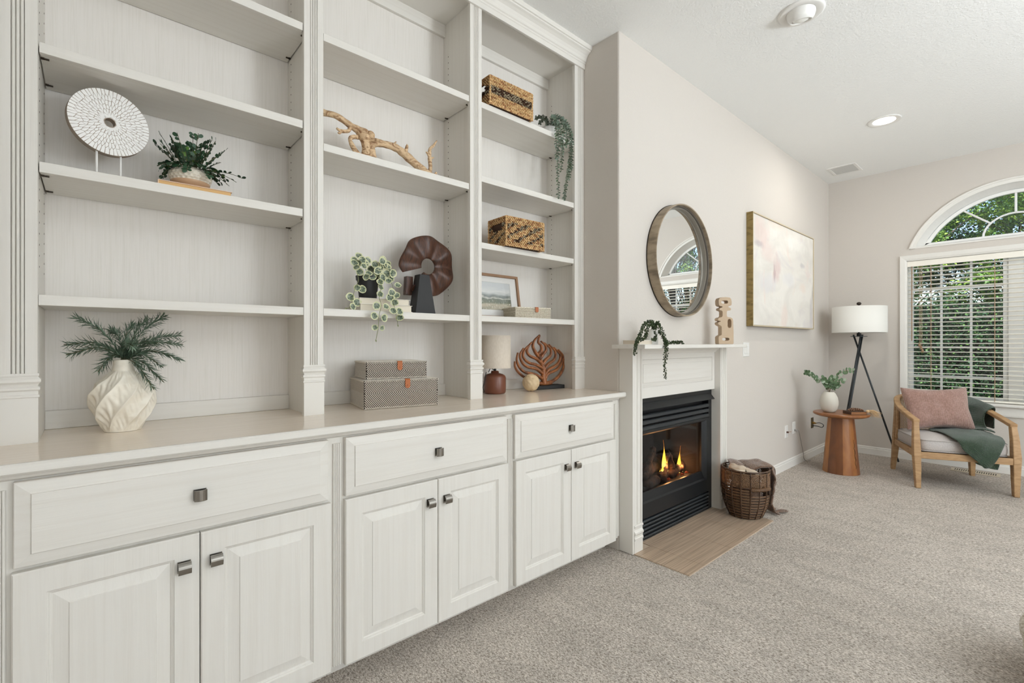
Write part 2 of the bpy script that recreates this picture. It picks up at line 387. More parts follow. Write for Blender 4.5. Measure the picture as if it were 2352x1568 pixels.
added_back_window('added_window_3', 2.4, 4.3, .7, 2.4, 4); added_back_window('added_window_4', -.9, 1.3, .2, 2.3, 2)  # both windows are added, matching the assumed key light and the added fill

# ---- blind
SLAT = mat('cream_faux_wood_slat', (242, 238, 228), .4, spec=.5)
CORD = mat('tan_cord', (176, 148, 122), .8)
bl = thing('window_blind', 'white horizontal slatted blind with tan cords, open, in the window behind the armchair', 'blind', (XR+.035, AC, WZ0)); O = bl.location
MB(O).box(XR+.004, XR+.014, WY0+.004, WY1-.004, WZ1-.062, WZ1-.006).build('valance', SLAT, bl, bevel=.002)
MB(O).box(XR+.016, XR+.06, WY0+.01, WY1-.01, WZ1-.045, WZ1-.006).build('headrail', WHITE, bl)
sl = MB()
P = []
for k in range(7):
    t = k/6-.5; P.append([(t*.048, WY0+.008-AC, .003-.012*t*t*1.3), (t*.048, WY1-.008-AC, .003-.012*t*t*1.3)])
sl.grid(P); P2 = [[(a[0], a[1], a[2]-.0034) for a in r] for r in P]; sl.grid(P2)
sl.add([P[0][0], P[0][1], P2[0][1], P2[0][0]], [(0, 1, 2, 3)]); sl.add([P[-1][0], P[-1][1], P2[-1][1], P2[-1][0]], [(0, 1, 2, 3)])
slm = sl.mesh('slat', SLAT)
zs = []; z = .685
while z < 1.965: zs.append(z); z += .0425
for z in zs: inst(slm, 'slat', bl, Matrix.Translation((0, 0, z-WZ0)) @ Matrix.Rotation(R(6), 4, 'Y'))
MB(O).box(XR+.012, XR+.058, WY0+.008, WY1-.008, .642, .658).build('bottom_rail', SLAT, bl, bevel=.003)
for y in (.76, .31, -.07, -.42):
    MB(O).tube([(XR+.010, y, .65), (XR+.010, y, 1.98)], .0022, 5).tube([(XR+.060, y, .65), (XR+.060, y, 1.98)], .0018, 5).build('ladder_tape', CORD, bl)
mb = MB(O)
for q in range(3): mb.tube([(XR+.0, .845-.010*q, 1.98), (XR-.004, .845-.010*q, 1.20-.03*q)], .0016, 5)
mb.build('pull_cord', CORD, bl)
for q in range(3):
    MB(O).lathe([(.003, .0), (.009, -.012), (.011, -.03), (.007, -.040)], 12, (XR-.004, .845-.012*q, 1.20-.03*q)).build('cord_tassel', mat('wooden_tassel', (150, 124, 96), .5), bl, smooth=True)
MB(O).tube([(XR-.002, .905, 1.98), (XR-.004, .905, 1.22)], .004, 6).build('tilt_wand', mat('brown_wand', (150, 120, 95), .4), bl)
# ---------------------------------------------------------------- base cabinets
YD, YFF = 1.61, 1.632            # door faces, face-frame face
def ring(x0, x1, z0, z1, y): return [(x0, y, z0), (x1, y, z0), (x1, y, z1), (x0, y, z1)]
def nest(mb, x0, x1, z0, z1, steps, cap0=False, cap1=True, m=0):
    mb.loops([ring(x0+i, x1-i, z0+i, z1-i, y) for i, y in steps], cap0=cap0, cap1=cap1, m=m)
def knob_mesh(turn):
    mb = MB(); h = .0155
    mb.box(-h, h, -.004, 0, -h, h)
    mb.box(-.008, .008, -.018, -.004, -.008, .008)
    P = []
    for k in range(9):
        t = -1+2*k/8; a = t*h; yy = -.024+.007*(t*t) if turn else -.024+.009*max(0, t)**2+.003*max(0, -t)**2
        P.append((a, yy))
    poly = P+[(a, y+.0035) for a, y in reversed(P)]
    if turn: mb.prism(poly, -h, h, 'z')
    else:
        mb.loops([[(-h, y, a) for a, y in poly], [(h, y, a) for a, y in poly]])
    return mb.mesh('knob', NICKEL)
KD, KR = knob_mesh(False), knob_mesh(True)
def base_cabinet(x0, x1, dx, drx, label):
    """dx = door outer edges and split, drx = drawer edges"""
    r = thing('base_cabinet', label, 'cabinet', ((x0+x1)/2, YFF, 0), group='built-in base cabinets'); O = r.location
    mb = MB(O); mb.box(x0+.001, x1-.001, YFF+.02, NY-.005, .085, .888)
    mb.box(x0+.001, x1-.001, YFF+.09, YFF+.11, 0, .085); mb.build('body', PV, r)
    mb = MB(O)     # face frame: rails and stiles
    mb.box(x0, x1, YFF, YFF+.02, .855, .888); mb.box(x0, x1, YFF, YFF+.02, .08, .10); mb.box(x0, x1, YFF, YFF+.02, .645, .675)
    mb.box(x0, dx[0]+.02, YFF, YFF+.02, .10, .645); mb.box(dx[2]-.02, x1, YFF, YFF+.02, .10, .645)
    mb.box(x0, dx[0]+.02, YFF, YFF+.02, .675, .855); mb.box(dx[2]-.02, x1, YFF, YFF+.02, .675, .855)
    mb.build('face_frame', PV, r)
    MB(O).prism([(YFF, .872), (YFF-.012, .878), (YFF-.014, .889), (YFF, .889)], x0, x1, 'x').build('top_bead', PH, r)
    d = MB(O); a, b = drx
    nest(d, a, b, .666, .870, [(0, YFF-.001), (0, YD+.004), (.002, YD+.002), (.030, YD-.003), (.031, YD-.007)])
    d_ = d.build('drawer', PH, r, bevel=.0008)
    inst(KR, 'knob', d_, Matrix.Translation(((a+b)/2-O.x, YD-.007-O.y, .768)))
    for i, (a, b) in enumerate(((dx[0], dx[1]-.0015), (dx[1]+.0015, dx[2]))):
        f = MB(O)
        f.loops([ring(a+i_, b-i_, .08+i_, .655-i_, y) for i_, y in [(.063, YD+.018), (0, YFF-.001), (0, YD+.003), (.003, YD), (.059, YD), (.061, YD+.003), (.063, YD+.004), (.063, YD+.018)]], cap0=False, cap1=False)
        dd = f.build('door', PV, r)
        p = MB(O); q = .063
        nest(p, a+q, b-q, .08+q, .655-q, [(0, YD+.014), (0, YD+.005), (.003, YD+.006), (.005, YD+.009), (.007, YD+.009), (.036, YD+.003), (.037, YD+.0005)])
        p.build('raised_panel', PV, dd, bevel=.0006)
        kx = b-.037 if i == 0 else a+.037
        inst(KD, 'knob', dd, Matrix.Translation((kx-O.x, YD-O.y, .571)))
    return r
def beads(x0, x1, n, y, r=.0022):
    """fluted profile: n rounded beads between dark grooves"""
    P = []; w_ = (x1-x0)/n
    for k in range(n):
        P += [(x0+k*w_, y+r*1.6), (x0+k*w_+w_*.12, y), (x0+k*w_+w_*.35, y-r*.8), (x0+k*w_+w_*.65, y-r*.8), (x0+k*w_+w_*.88, y)]
    return P+[(x1, y+r*1.6), (x1, y+.012), (x0, y+.012)]
def fluted(x0, x1, z0, z1, n, y, parent, O):
    MB(O).prism(beads(x0, x1, n, y), z0, z1, 'z').build('fluted_strip', PV, parent)
CX = [-.195, .6355, 1.436, 2.262]
c1 = base_cabinet(CX[0], CX[1], (-.14, .2345, .611), (-.137, .602), 'built-in base cabinet on the far left, widest drawer, under the white swirled vase')
c2 = base_cabinet(CX[1], CX[2], (.660, 1.037, 1.411), (.661, 1.404), 'middle built-in base cabinet, under the herringbone boxes')
c3 = base_cabinet(CX[2], CX[3], (1.457, 1.838, 2.220), (1.452, 2.197), 'right built-in base cabinet, beside the fireplace')
def strip_part(c, x0, x1, n):
    mb = MB(c.location); mb.prism(beads(x0, x1, n, YFF-.006), .085, .852, 'z'); mb.build('fluted_strip', PV, c)
strip_part(c1, .622, .6353, 2); strip_part(c2, .6357, .650, 2)
strip_part(c2, 1.4205, 1.4357, 2); strip_part(c3, 1.4363, 1.450, 2); strip_part(c1, -.172, -.150, 3); strip_part(c3, 2.226, 2.245, 3)
MB(c3.location).box(2.262, 2.2835, YFF+.004, YFF+.05, .085, .885).build('filler_strip', PV, c3)

top = MB((1.04, YFF, .888)); top.prism([(1.600, .9178), (NY-.003, .9178), (NY-.003, .889), (1.600, .889)], NX0+.001, NX1-.001, 'x')
tp = top.build('countertop', CT, None, bevel=.0015); tp.location = (1.04, YFF, .888)
MB((1.04, YFF, .888)).prism([(1.592, .892), (1.588, .896), (1.588, .914), (1.592, .918), (1.6005, .918), (1.6005, .889), (1.596, .889)], NX0+.001, NX1-.001, 'x').build('front_edge', PH, tp)
tag(tp, 'long cream painted countertop running over the three base cabinets', 'countertop')
# counter nose that laps in front of the chimney breast corner
# ---------------------------------------------------------------- bookcases
YB0, YB1, ZT = 1.90, 2.17, .918
def pilaster(c, x0, x1, z1=2.905, nm='pilaster'):
    O = c.location; mb = MB(O); fw = .026; cx = (x0+x1)/2; f0, f1 = cx-fw/2, cx+fw/2
    mb.prism([(x0, YB0)]+[(x0+.001, YB0-.002)]+[(f0-.001, YB0-.002)]+beads(f0, f1, 3, YB0, .003)[:-2]+[(f1+.001, YB0-.002), (x1-.001, YB0-.002), (x1, YB0), (x1, YB0+.018), (x0, YB0+.018)], 1.114, z1, 'z')
    p = mb.build(nm, PV, c)
    q = MB(O); L = []
    for z, e in [(.918, .001), (1.045, .001), (1.047, .004), (1.052, .004), (1.055, .001), (1.064, .001), (1.068, .005), (1.074, .005), (1.078, .0), (1.084, .002), (1.090, .007), (1.097, .007), (1.104, .001), (1.108, .003), (1.114, .003)]:
        L.append([(x0-e, YB0+.018, z), (x0-e, YB0-.006-e, z), (x1+e, YB0-.006-e, z), (x1+e, YB0+.018, z)])
    q.loops(L); q.build('plinth_block', PS, p)
def pin(mb, x, y, z, s): mb.box(x-.004, x+.004, y-.004, y+.004, z-.004, z) ; mb.box(min(x, x+s*.014), max(x, x+s*.014), y-.003, y+.003, z-.004, z-.001)
def bookcase(ix0, ix1, ox0, ox1, shelves, label, fx0, fx1):
    """ix = inner side faces, ox = outer, fx = opening between pilasters"""
    r = thing('bookcase', label, 'bookcase', ((ix0+ix1)/2, YB0, ZT), group='built-in bookcases'); O = r.location
    MB(O).box(ox0, ix0, YB0+.019, YB1+.015, ZT, 2.98).build('side_panel', PV, r)
    s2 = MB(O).box(ix1, ox1, YB0+.019, YB1+.015, ZT, 2.98).build('side_panel', PV, r)
    MB(O).box(ix0, ix1, YB1, YB1+.012, ZT, 2.98).build('back_panel', PB, r)
    MB(O).box(ix0, ix1, YB1-.018, YB1, ZT, .978).build('lower_back_rail', PH, r, bevel=.002)
    MB(O).box(ix0, ix1, YB1-.018, YB1, 2.85, 2.915).build('upper_back_rail', PH, r, bevel=.002)
    MB(O).box(ix0, ix1, YB0+.019, YB1, 2.915, 2.93).build('top_panel', PS, r)
    MB(O).box(fx0, fx1, YB0-.0, YB0+.018, 2.895, 2.98).build('top_rail', PH, r)
    for z, fixed in shelves:
        mb = MB(O)
        if fixed: mb.box(ix0+.0005, ix1-.0005, YB0+.019, YB1-.001, z-.03, z).box(fx0+.0002, fx1-.0002, YB0, YB0+.019, z-.03, z)
        else:
            mb.box(ix0+.0035, ix1-.0035, YB0+.019, YB1-.003, z-.03, z); mb.box(fx0+.0018, fx1-.0018, YB0+.003, YB0+.019, z-.03, z)
        sh = mb.build('shelf', PH, r, bevel=.0012)
        if not fixed:
            mb = MB(O)
            for x, s in ((ix0+.001, 1), (ix1-.001, -1)):
                for y in (YB0+.035, YB1-.045): pin(mb, x+s*.006, y, z-.030, s)
            mb.build('shelf_pins', PIN_AND_HOLE, sh)
    mb = MB(O); z = 1.42  # flat dark discs paint the shade inside the drilled pin holes
    while z < 2.75:
        for x, s in ((ix0, 1), (ix1, -1)):
            for y in (YB0+.035, YB1-.045):
                if not any(abs(z-(q-.015)) < .024 for q, _ in shelves):
                    mb.lathe([(.0028, 0), (.0028, .0006)], 6, M=Matrix.Translation((x, y, z)) @ Matrix.Rotation(R(90)*s, 4, 'Y'))
        z += .032
    mb.build('pin_hole_shade', PIN_AND_HOLE, s2, kind='stuff')
    return r
b1 = bookcase(-.112, .635, -.128, .6505, [(1.337, 1), (1.717, 0), (2.058, 0), (2.435, 0)], 'left built-in bookcase bay, holding the white disc and the swirled vase', -.112, .613)
b2 = bookcase(.667, 1.432, .6515, 1.4475, [(1.337, 1), (1.993, 0), (2.43, 0)], 'middle built-in bookcase bay, holding driftwood and herringbone boxes', .689, 1.408)
b3 = bookcase(1.463, 2.232, 1.4485, 2.262, [(1.339, 1), (1.711, 0), (2.050, 0), (2.426, 0)], 'right built-in bookcase bay, holding two seagrass baskets', 1.483, 2.197)
pilaster(b1, -.192, -.1125); pilaster(b1, .6135, .6885); pilaster(b2, 1.4085, 1.4825); pilaster(b3, 2.1975, 2.2835)
MB(b1.location).box(-.1995, -.1285, YB0+.019, YB0+.035, ZT, 2.98).build('filler_strip', PV, b1)
MB(b3.location).box(2.2625, 2.2835, YB0+.019, YB0+.035, ZT, 2.98).build('filler_strip', PV, b3)
# crown
cp = [(YB0-.002, 2.888), (YB0-.012, 2.888), (YB0-.012, 2.915), (YB0-.016, 2.918), (YB0-.016, 2.926), (YB0-.022, 2.930), (YB0-.026, 2.944), (YB0-.034, 2.958), (YB0-.046, 2.968), (YB0-.056, 2.974), (YB0-.058, 2.980), (YB0-.064, 2.982), (YB0-.068, 2.990), (YB0-.068, 3.0045), (YB0-.002, 3.0045)]
cr_ = MB().prism(cp, NX0+.001, NX1-.001, 'x').build('trim_1', PS); struct(cr_)

# ---------------------------------------------------------------- fireplace surround
YS = 1.545
fs = thing('fireplace_surround', 'cream painted wood fireplace surround with mantel shelf and raised frieze panel', 'fireplace surround', (2.88, YS, 0)); O = fs.location
def leg(x0, x1, s):
    mb = MB(O)
    if s > 0: X = lambda t: x0+t
    else: X = lambda t: x1-t
    wd = x1-x0
    P = [(0, YF-.001), (0, YS), (.018, YS), (.022, YS+.006), (.028, YS+.003), (.036, YS+.003), (.040, YS+.009), (.052, YS+.010), (.056, YS+.004), (.064, YS+.004), (.068, YS+.010), (wd-.012, YS+.011), (wd-.008, YS+.002), (wd, YS+.002), (wd, YF-.001)]
    mb.prism([(X(a), b) for a, b in P], 0.003, 1.166, 'z'); l_ = mb.build('leg', PS, fs)
    q = MB(O); L = []
    for z, e in [(.004, .0), (.075, .0), (.078, .004), (.088, .004), (.092, .0), (.104, .001), (.112, .006), (.122, .006), (.127, .001), (.135, -.004), (.145, -.004), (.152, .004), (.160, .004), (.163, 0)]:
        a, b = X(.014), X(wd-.004); a, b = min(a, b), max(a, b)
        L.append([(a, YS+.012, z), (a, YS-.003-e, z), (b, YS-.003-e, z), (b, YS+.012, z)])
    q.loops(L); q.build('plinth_block', PS, l_)
leg(2.2845, 2.385, 1); leg(3.375, 3.475, -1)
fr = MB(O); YZ = 1.588
fr.loops([ring(2.386, 3.374, .866, 1.166, YF-.001), ring(2.386, 3.374, .866, 1.166, YZ+.003), ring(2.389, 3.371, .869, 1.163, YZ)]+
         [[(2.386+a, y, .93-b), (3.374-a, y, .93-b), (3.374-a, y, 1.10+b), (2.386+a, y, 1.10+b)] for a, b, y in [(.035, 0, YZ), (.038, -.003, YZ+.006)]], cap0=False, cap1=True)
f_ = fr.build('frieze', PS, fs)
rp = MB(O); nest(rp, 2.427, 3.333, .936, 1.094, [(0, YZ+.005), (0, YZ+.003), (.022, YZ-.001), (.023, YZ-.004)]); rp.build('raised_panel', PH, f_, bevel=.0006)
MB(O).prism([(YF-.001, 1.1665), (YZ-.034, 1.1665), (YZ-.034, 1.158), (YZ-.028, 1.152), (YZ-.018, 1.148), (YZ-.010, 1.138), (YZ-.004, 1.132), (YF-.001, 1.132)], 2.3855, 3.3745, 'x').build('bed_moulding', PS, fs)
MB(O).box(2.213, 3.52, 1.42, YF-.0005, 1.167, 1.190).build('mantel_shelf', PH, fs, bevel=.003)

# ---------------------------------------------------------------- gas fireplace insert
YI = 1.612
SOOT_SHADED = mat('sooty_shaded_firebox_panel', (34, 32, 32), .9, col2=(54, 46, 42), cs=(8, 8, 5), bump=((20, 20, 20), .3, .004))  # soot tone darkened further to make up for room light inside
fi = thing('gas_fireplace', 'black gas fireplace insert with louvers and two flames behind glass', 'fireplace', (2.88, YI, 0)); O = fi.location
MB(O).loops([ring(FX0+.001, FX1-.001, .006, .864, YI+.02), ring(FX0+.001, FX1-.001, .006, .864, YI), ring(2.45, 3.327, .012, .83, YI), ring(2.45, 3.327, .012, .83, YI+.06)], cap0=False, cap1=False).build('outer_frame', BLACKM, fi)
MB(O).prism([(YI+.02, .838), (YI-.004, .836), (YI-.034, .800), (YI-.034, .797), (YI-.0, .830), (YI+.02, .832)], FX0+.004, FX1-.022, 'x').build('hood', BLACKM, fi)
for z in (.752, .716, .680):
    MB(O).prism([(YI+.012, z+.011), (YI-.004, z+.013), (YI-.010, z+.008), (YI-.010, z-.008), (YI-.004, z-.013), (YI+.012, z-.011)], 2.43, 3.315, 'x').build('upper_louver', BLACKF, fi)
MB(O).box(2.43, 3.34, YI+.045, YI+.05, .66, .84).build('louver_backing', BLACKM, fi)
MB(O).box(2.43, 3.34, YI+.045, YI+.05, .012, .135).build('louver_backing', BLACKM, fi)
for k in range(5):
    z = .118-.024*k
    MB(O).prism([(YI+.014, z+.006), (YI-.006, z+.008), (YI-.010, z+.002), (YI-.004, z-.008), (YI+.014, z-.010)], 2.43, 3.315, 'x').build('lower_louver', BLACKF, fi)
gf = MB(O)
gf.loops([ring(2.43, 3.327, .135, .667, YI+.02), ring(2.43, 3.327, .135, .667, YI-.004), ring(2.435, 3.322, .140, .662, YI-.008), ring(2.46, 3.285, .228, .650, YI-.008), ring(2.468, 3.268, .236, .642, YI+.004), ring(2.50, 3.255, .285, .635, YI+.016), ring(2.50, 3.255, .285, .635, YI+.030)], cap0=False, cap1=False)
gf_ = gf.build('glass_door_frame', BLACKM, fi)
FG = clear_glass('smoky_fireplace_glass', .38, (.80, .82, .84))
MB(O).box(2.49, 3.26, YI+.024, YI+.027, .28, .64).build('glass', FG, gf_)
fbx = MB(O)
fbx.box(2.47, 3.30, YI+.36, YI+.37, .25, .70).box(2.47, 3.30, YI+.03, YI+.36, .24, .25).box(2.47, 3.30, YI+.03, YI+.36, .68, .69)
fbx.prism([(2.47, YI+.03), (2.48, YI+.03), (2.58, YI+.36), (2.47, YI+.36)], .25, .68, 'z').prism([(3.30, YI+.03), (3.29, YI+.03), (3.19, YI+.36), (3.30, YI+.36)], .25, .68, 'z')
fbx.build('firebox', SOOT_SHADED, fi)
LOG = mat('ceramic_log_bark', (84, 54, 38), .95, col2=(40, 32, 28), cs=(30, 30, 8), bump=((40, 40, 14), .8, .01))
for i, (p0, p1, r_) in enumerate([((2.63, 1.80, .30), (3.13, 1.87, .345), .052), ((2.70, 1.715, .275), (2.99, 1.76, .285), .036), ((3.0, 1.735, .275), (3.25, 1.78, .30), .034), ((2.72, 1.74, .33), (3.06, 1.90, .43), .026), ((3.06, 1.74, .31), (3.24, 1.90, .40), .024), ((2.86, 1.70, .27), (3.10, 1.80, .40), .020)]):
    p0, p1 = Vector(p0), Vector(p1); n = 26; pts = []; rs = []
    for k in range(n+1):
        t = k/n; q = noise.noise_vector(Vector((i*3.1, t*4, 0)))*.016; pts.append(p0.lerp(p1, t)+q); rs.append(r_*(.9+.16*noise.noise(Vector((t*7, i, 3)))+.12*noise.noise(Vector((t*30, i, 7)))))
    MB(O).tube(pts, rs, 12).build('log', LOG, fi, smooth=True)
MB(O).box(2.56, 3.22, YI+.06, YI+.30, .25, .262).build('burner_tray', SOOT_SHADED, fi)
ember = MB(O)
for k in range(40):
    x = random.choice((2.96, 3.17))+random.uniform(-.07, .07); y = random.uniform(1.70, 1.75); ember.ball((x, y, .266), random.uniform(.003, .007), 6, 4)
ember.build('embers', mat('glowing_ember', (90, 40, 25), .9, emit=(255, 90, 30), estr=.12), fi, kind='stuff')
FL = bpy.data.materials.new('gas_flame'); FL.use_nodes = True
t = FL.node_tree; t.nodes.clear(); L = t.links.new
out = t.nodes.new('ShaderNodeOutputMaterial'); em = t.nodes.new('ShaderNodeEmission'); tr = t.nodes.new('ShaderNodeBsdfTransparent'); mx = t.nodes.new('ShaderNodeMixShader')
tc = t.nodes.new('ShaderNodeTexCoord'); sep = t.nodes.new('ShaderNodeSeparateXYZ'); rp_ = t.nodes.new('ShaderNodeValToRGB'); lw = t.nodes.new('ShaderNodeLayerWeight')
L(tc.outputs['Generated'], sep.inputs[0]); L(sep.outputs['Z'], rp_.inputs[0])
e = rp_.color_ramp.elements; e[0].color = (*s2l((255, 226, 150)), 1); e[1].color = (*s2l((240, 120, 30)), 1); e[1].position = 1
q = e.new(.45); q.color = (*s2l((255, 205, 70)), 1)
L(rp_.outputs[0], em.inputs[0]); em.inputs[1].default_value = 3.0
lw.inputs[0].default_value = .35; L(lw.outputs['Facing'], mx.inputs[0]); L(em.outputs[0], mx.inputs[1]); L(tr.outputs[0], mx.inputs[2]); L(mx.outputs[0], out.inputs[0])
for (x, y, z, h, r_, ln) in [(2.985, 1.76, .29, .235, .026, -.012), (2.935, 1.745, .295, .085, .017, .005), (2.965, 1.75, .29, .06, .022, 0), (3.185, 1.765, .235, .215, .030, .022), (3.215, 1.775, .24, .14, .022, .012), (3.155, 1.755, .230, .10, .022, 0), (3.0, 1.755, .29, .12, .020, .008), (2.915, 1.75, .292, .05, .012, -.004), (3.235, 1.77, .24, .08, .016, .004)]:
    mb = MB(O); L_ = []
    for k in range(13):
        tt = k/12; rr = r_*(math.sin(math.pi*min(1, tt*1.0+.22))**1.0)*(1-tt)**.55+.0006; dx = ln*tt+.006*math.sin(tt*7+x*20)*tt
        L_.append([(x+dx+rr*math.cos(2*math.pi*j/12), y+.6*rr*math.sin(2*math.pi*j/12), z+h*tt) for j in range(12)])
    mb.loops(L_); mb.build('flame', FL, fi, smooth=True)

for x, z in ((2.985, .36), (3.19, .32)):
    pl = bpy.data.lights.new('flame_light', 'POINT'); pl.energy = 1.0; pl.color = (1, .42, .14); pl.shadow_soft_size = .012
    po = bpy.data.objects.new('flame_light', pl); COL.objects.link(po); po.location = (x, 1.735, z)

# ---------------------------------------------------------------- hearth of striped stone tiles
TILE = mat('striped_taupe_stone_tile', (190, 168, 146), .30, col2=(158, 138, 118), cs=(1.6, 90, 4), cdetail=2, cdist=1.2, crange=(.4, .62), bump=((3, 90, 4), .05, .001), spec=.5)
GROUT = mat('pale_grout', (196, 178, 158), .8)
he = thing('hearth', 'striped taupe tile hearth pad in front of the fireplace', 'hearth', (2.88, 1.4, 0)); O = he.location
MB(O).box(2.296, 3.43, 1.212, 1.607, .0005, .003).build('grout_bed', GROUT, he)
def tile(x0, x1, y0, y1): MB(O).box(x0, x1, y0, y1, .002, .0065).build('tile', TILE, he, bevel=.001)
for x0, x1 in ((2.296, 2.459), (2.461, 2.784), (2.786, 3.109), (3.111, 3.43)):
    for y0, y1 in ((1.212, 1.359), (1.361, 1.607)):
        tile(x0, x1, y0, min(y1, 1.544) if x0 < 2.38 else (y1 if x1 < 3.37 else y1))
# ---------------------------------------------------------------- ceiling fittings, wall plates, floor vent
LENS = mat('lamp_lens_lit', (255, 250, 240), .3, emit=(255, 246, 232), estr=6)
cl = thing('recessed_light', 'flush round recessed ceiling light, switched on', 'ceiling light', (4.82, .868, ZC))
MB().lathe([(.112, 0), (.112, -.004), (.104, -.007), (.078, -.004), (.074, -.001)], 48, cap1=False).build('trim_ring', WHITE, cl, smooth=True)
MB().lathe([(.076, -.0012), (.076, -.0022)], 48).build('lens', LENS, cl)
for x, y, pw in ((4.82, .868, 8),):
    d = bpy.data.lights.new('recessed_lamp', 'AREA'); d.shape = 'DISK'; d.size = .14; d.energy = pw; d.color = (1, .95, .88)
    o = bpy.data.objects.new('recessed_lamp', d); COL.objects.link(o); o.location = (x, y, ZC-.006)
ey = thing('eyeball_light', 'white gimbal eyeball ceiling light, unlit and tilted, near the top edge', 'ceiling light', (2.90, .885, ZC))
MB().lathe([(.112, 0), (.112, -.005), (.100, -.010), (.074, -.007), (.070, -.002)], 48, cap1=False).build('trim_ring', WHITE, ey, smooth=True)
gim = Matrix.Translation((0, 0, -.006)) @ Matrix.Rotation(R(200), 4, 'Z') @ Matrix.Rotation(R(16), 4, 'Y')
MB().lathe([(.070, .02), (.070, -.004), (.064, -.024), (.054, -.038), (.050, -.040), (.047, -.034), (.047, -.012)], 40, M=gim, cap0=False, cap1=False).build('eyeball', WHITE, ey, smooth=True)
MB().lathe([(.002, .0), (.040, -.018), (.043, -.026), (.036, -.036), (.018, -.042), (.001, -.044)], 32, M=gim).build('bulb', mat('frosted_bulb', (240, 240, 236), .25), ey, smooth=True)
cv = thing('ceiling_vent_grille', 'flat square white grille in the ceiling near the far corner', 'vent', (5.86, 1.385, ZC))  # square ceiling vent with a perforated panel
MB().loops([[(-a, -b, z), (a, -b, z), (a, b, z), (-a, b, z)] for a, b, z in [(.150, .125, 0), (.150, .125, -.004), (.146, .121, -.007), (.125, .10, -.007), (.122, .097, -.003)]], cap1=False).build('frame', WHITE, cv)
MB().box(-.125, .125, -.10, .10, -.0045, -.002).build('perforated_panel', mat('perforated_grey_mesh', (205, 206, 204), .6, bump=((400, 400, 400), .4, .002)), cv)
fv = thing('floor_register', 'cream slotted metal floor register in the carpet behind the armchair', 'floor vent', (6.115, .43, .001)); 
mb = MB(); mb.box(-.065, .065, -.165, .165, 0, .004); mb.build('plate', mat('cream_enamel', (196, 184, 160), .45), fv, bevel=.002)
mb = MB()
for k in range(19):
    for xx in (-.028, .012):
        y = -.135+.015*k; mb.box(xx-.0, xx+.032, y-.0035, y+.0035, .0041, .0046)
mb.build('slot_shade_bars', mat('slot_shade', (38, 34, 30), .9), fv, kind='stuff')  # dark bars laid on the plate paint the shade in its openings
def plate(x, z, w_, h, name, label, cat, m=WHITE):
    p = thing(name, label, cat, (x, YF, z))
    MB().loops([ring(-w_/2, w_/2, -h/2, h/2, 0), ring(-w_/2, w_/2, -h/2, h/2, -.003), ring(-w_/2+.003, w_/2-.003, -h/2+.003, h/2-.003, -.006)], cap0=False).build('cover_plate', m, p)
    return p
sw = plate(4.03, 1.145, .115, .116, 'light_switch', 'white double rocker light switch just right of the mantel shelf', 'light switch')
for dx in (-.024, .024): MB().box(dx-.017, dx+.017, -.010, -.006, -.033, .033).build('rocker', WHITE, sw, bevel=.002)
o1 = plate(4.945, .355, .072, .115, 'wall_outlet', 'white wall plate with a small cable stub, left of the plugged-in outlet', 'outlet')
MB().lathe([(.008, 0), (.008, .014), (.004, .018)], 10, M=Matrix.Translation((0, -.006, -.004)) @ Matrix.Rotation(R(90), 4, 'X')).build('jack', mat('dark_copper', (80, 45, 35), .5, .5), o1)
for q in (0, 1): MB().tube(cr([(0, -.02, -.004+q*.006), (.03, -.03, -.003+q*.004), (.055, -.028, -.006+q*.003)]), .0014, 5).build('wire_stub', mat('bare_wire', (150, 110, 90), .5), o1)
o2 = plate(5.152, .368, .072, .115, 'wall_outlet', 'white wall outlet with a thin white cord plugged in', 'outlet')
for dz in (-.022, .022): MB().box(-.016, .016, -.008, -.006, dz-.014, dz+.014).build('socket', WHITE, o2, bevel=.002)
cd = MB((5.152, YF, .34)); cd.tube(cr([(5.152, YF-.008, .345), (5.17, YF-.035, .342), (5.22, YF-.03, .30), (5.31, YF-.022, .18), (5.36, YF-.02, .10), (5.345, YF-.03, .045), (5.39, YF-.04, .010), (5.48, YF-.05, .006)]), .0028, 8); cd.lathe([(.010, 0), (.010, .022), (.004, .028)], 10, M=Matrix.Translation((5.152, YF-.008, .345)) @ Matrix.Rotation(R(90), 4, 'X'))
c_ = cd.build('power_cord', mat('grey_white_cord', (150, 146, 142), .5), None, smooth=True); c_.location = (5.152, YF, .34); tag(c_, 'thin cord running from the outlet down to the carpet', 'cord')
o3 = plate(5.70, .355, .070, .110, 'coax_plate', 'bronze wall plate with a looped black coax cable, behind the side table', 'wall plate', mat('aged_bronze_plate', (98, 84, 58), .4, .7))
MB().lathe([(.012, 0), (.012, .02), (.007, .02), (.007, .035)], 10, M=Matrix.Translation((0, -.006, .0)) @ Matrix.Rotation(R(90), 4, 'X')).build('brass_fitting', mat('brass_fitting', (165, 130, 70), .3, .9), o3)
MB().tube(cr([(0, -.035, 0), (.05, -.06, .0), (.13, -.07, -.03), (.12, -.06, -.055), (.04, -.04, -.035), (.0, -.01, -.03)]), .004, 8).build('cable', mat('black_cable', (30, 30, 30), .45), o3, smooth=True)
# ---------------------------------------------------------------- things on the shelves
def obox(x0, x1, y0, y1, z0, z1, r, name, m, parent, **k): return MB().box(x0, x1, y0, y1, z0, z1).build(name, m, parent, **k)
WHITEG = mat('matte_white_paint', (238, 237, 234), .45)
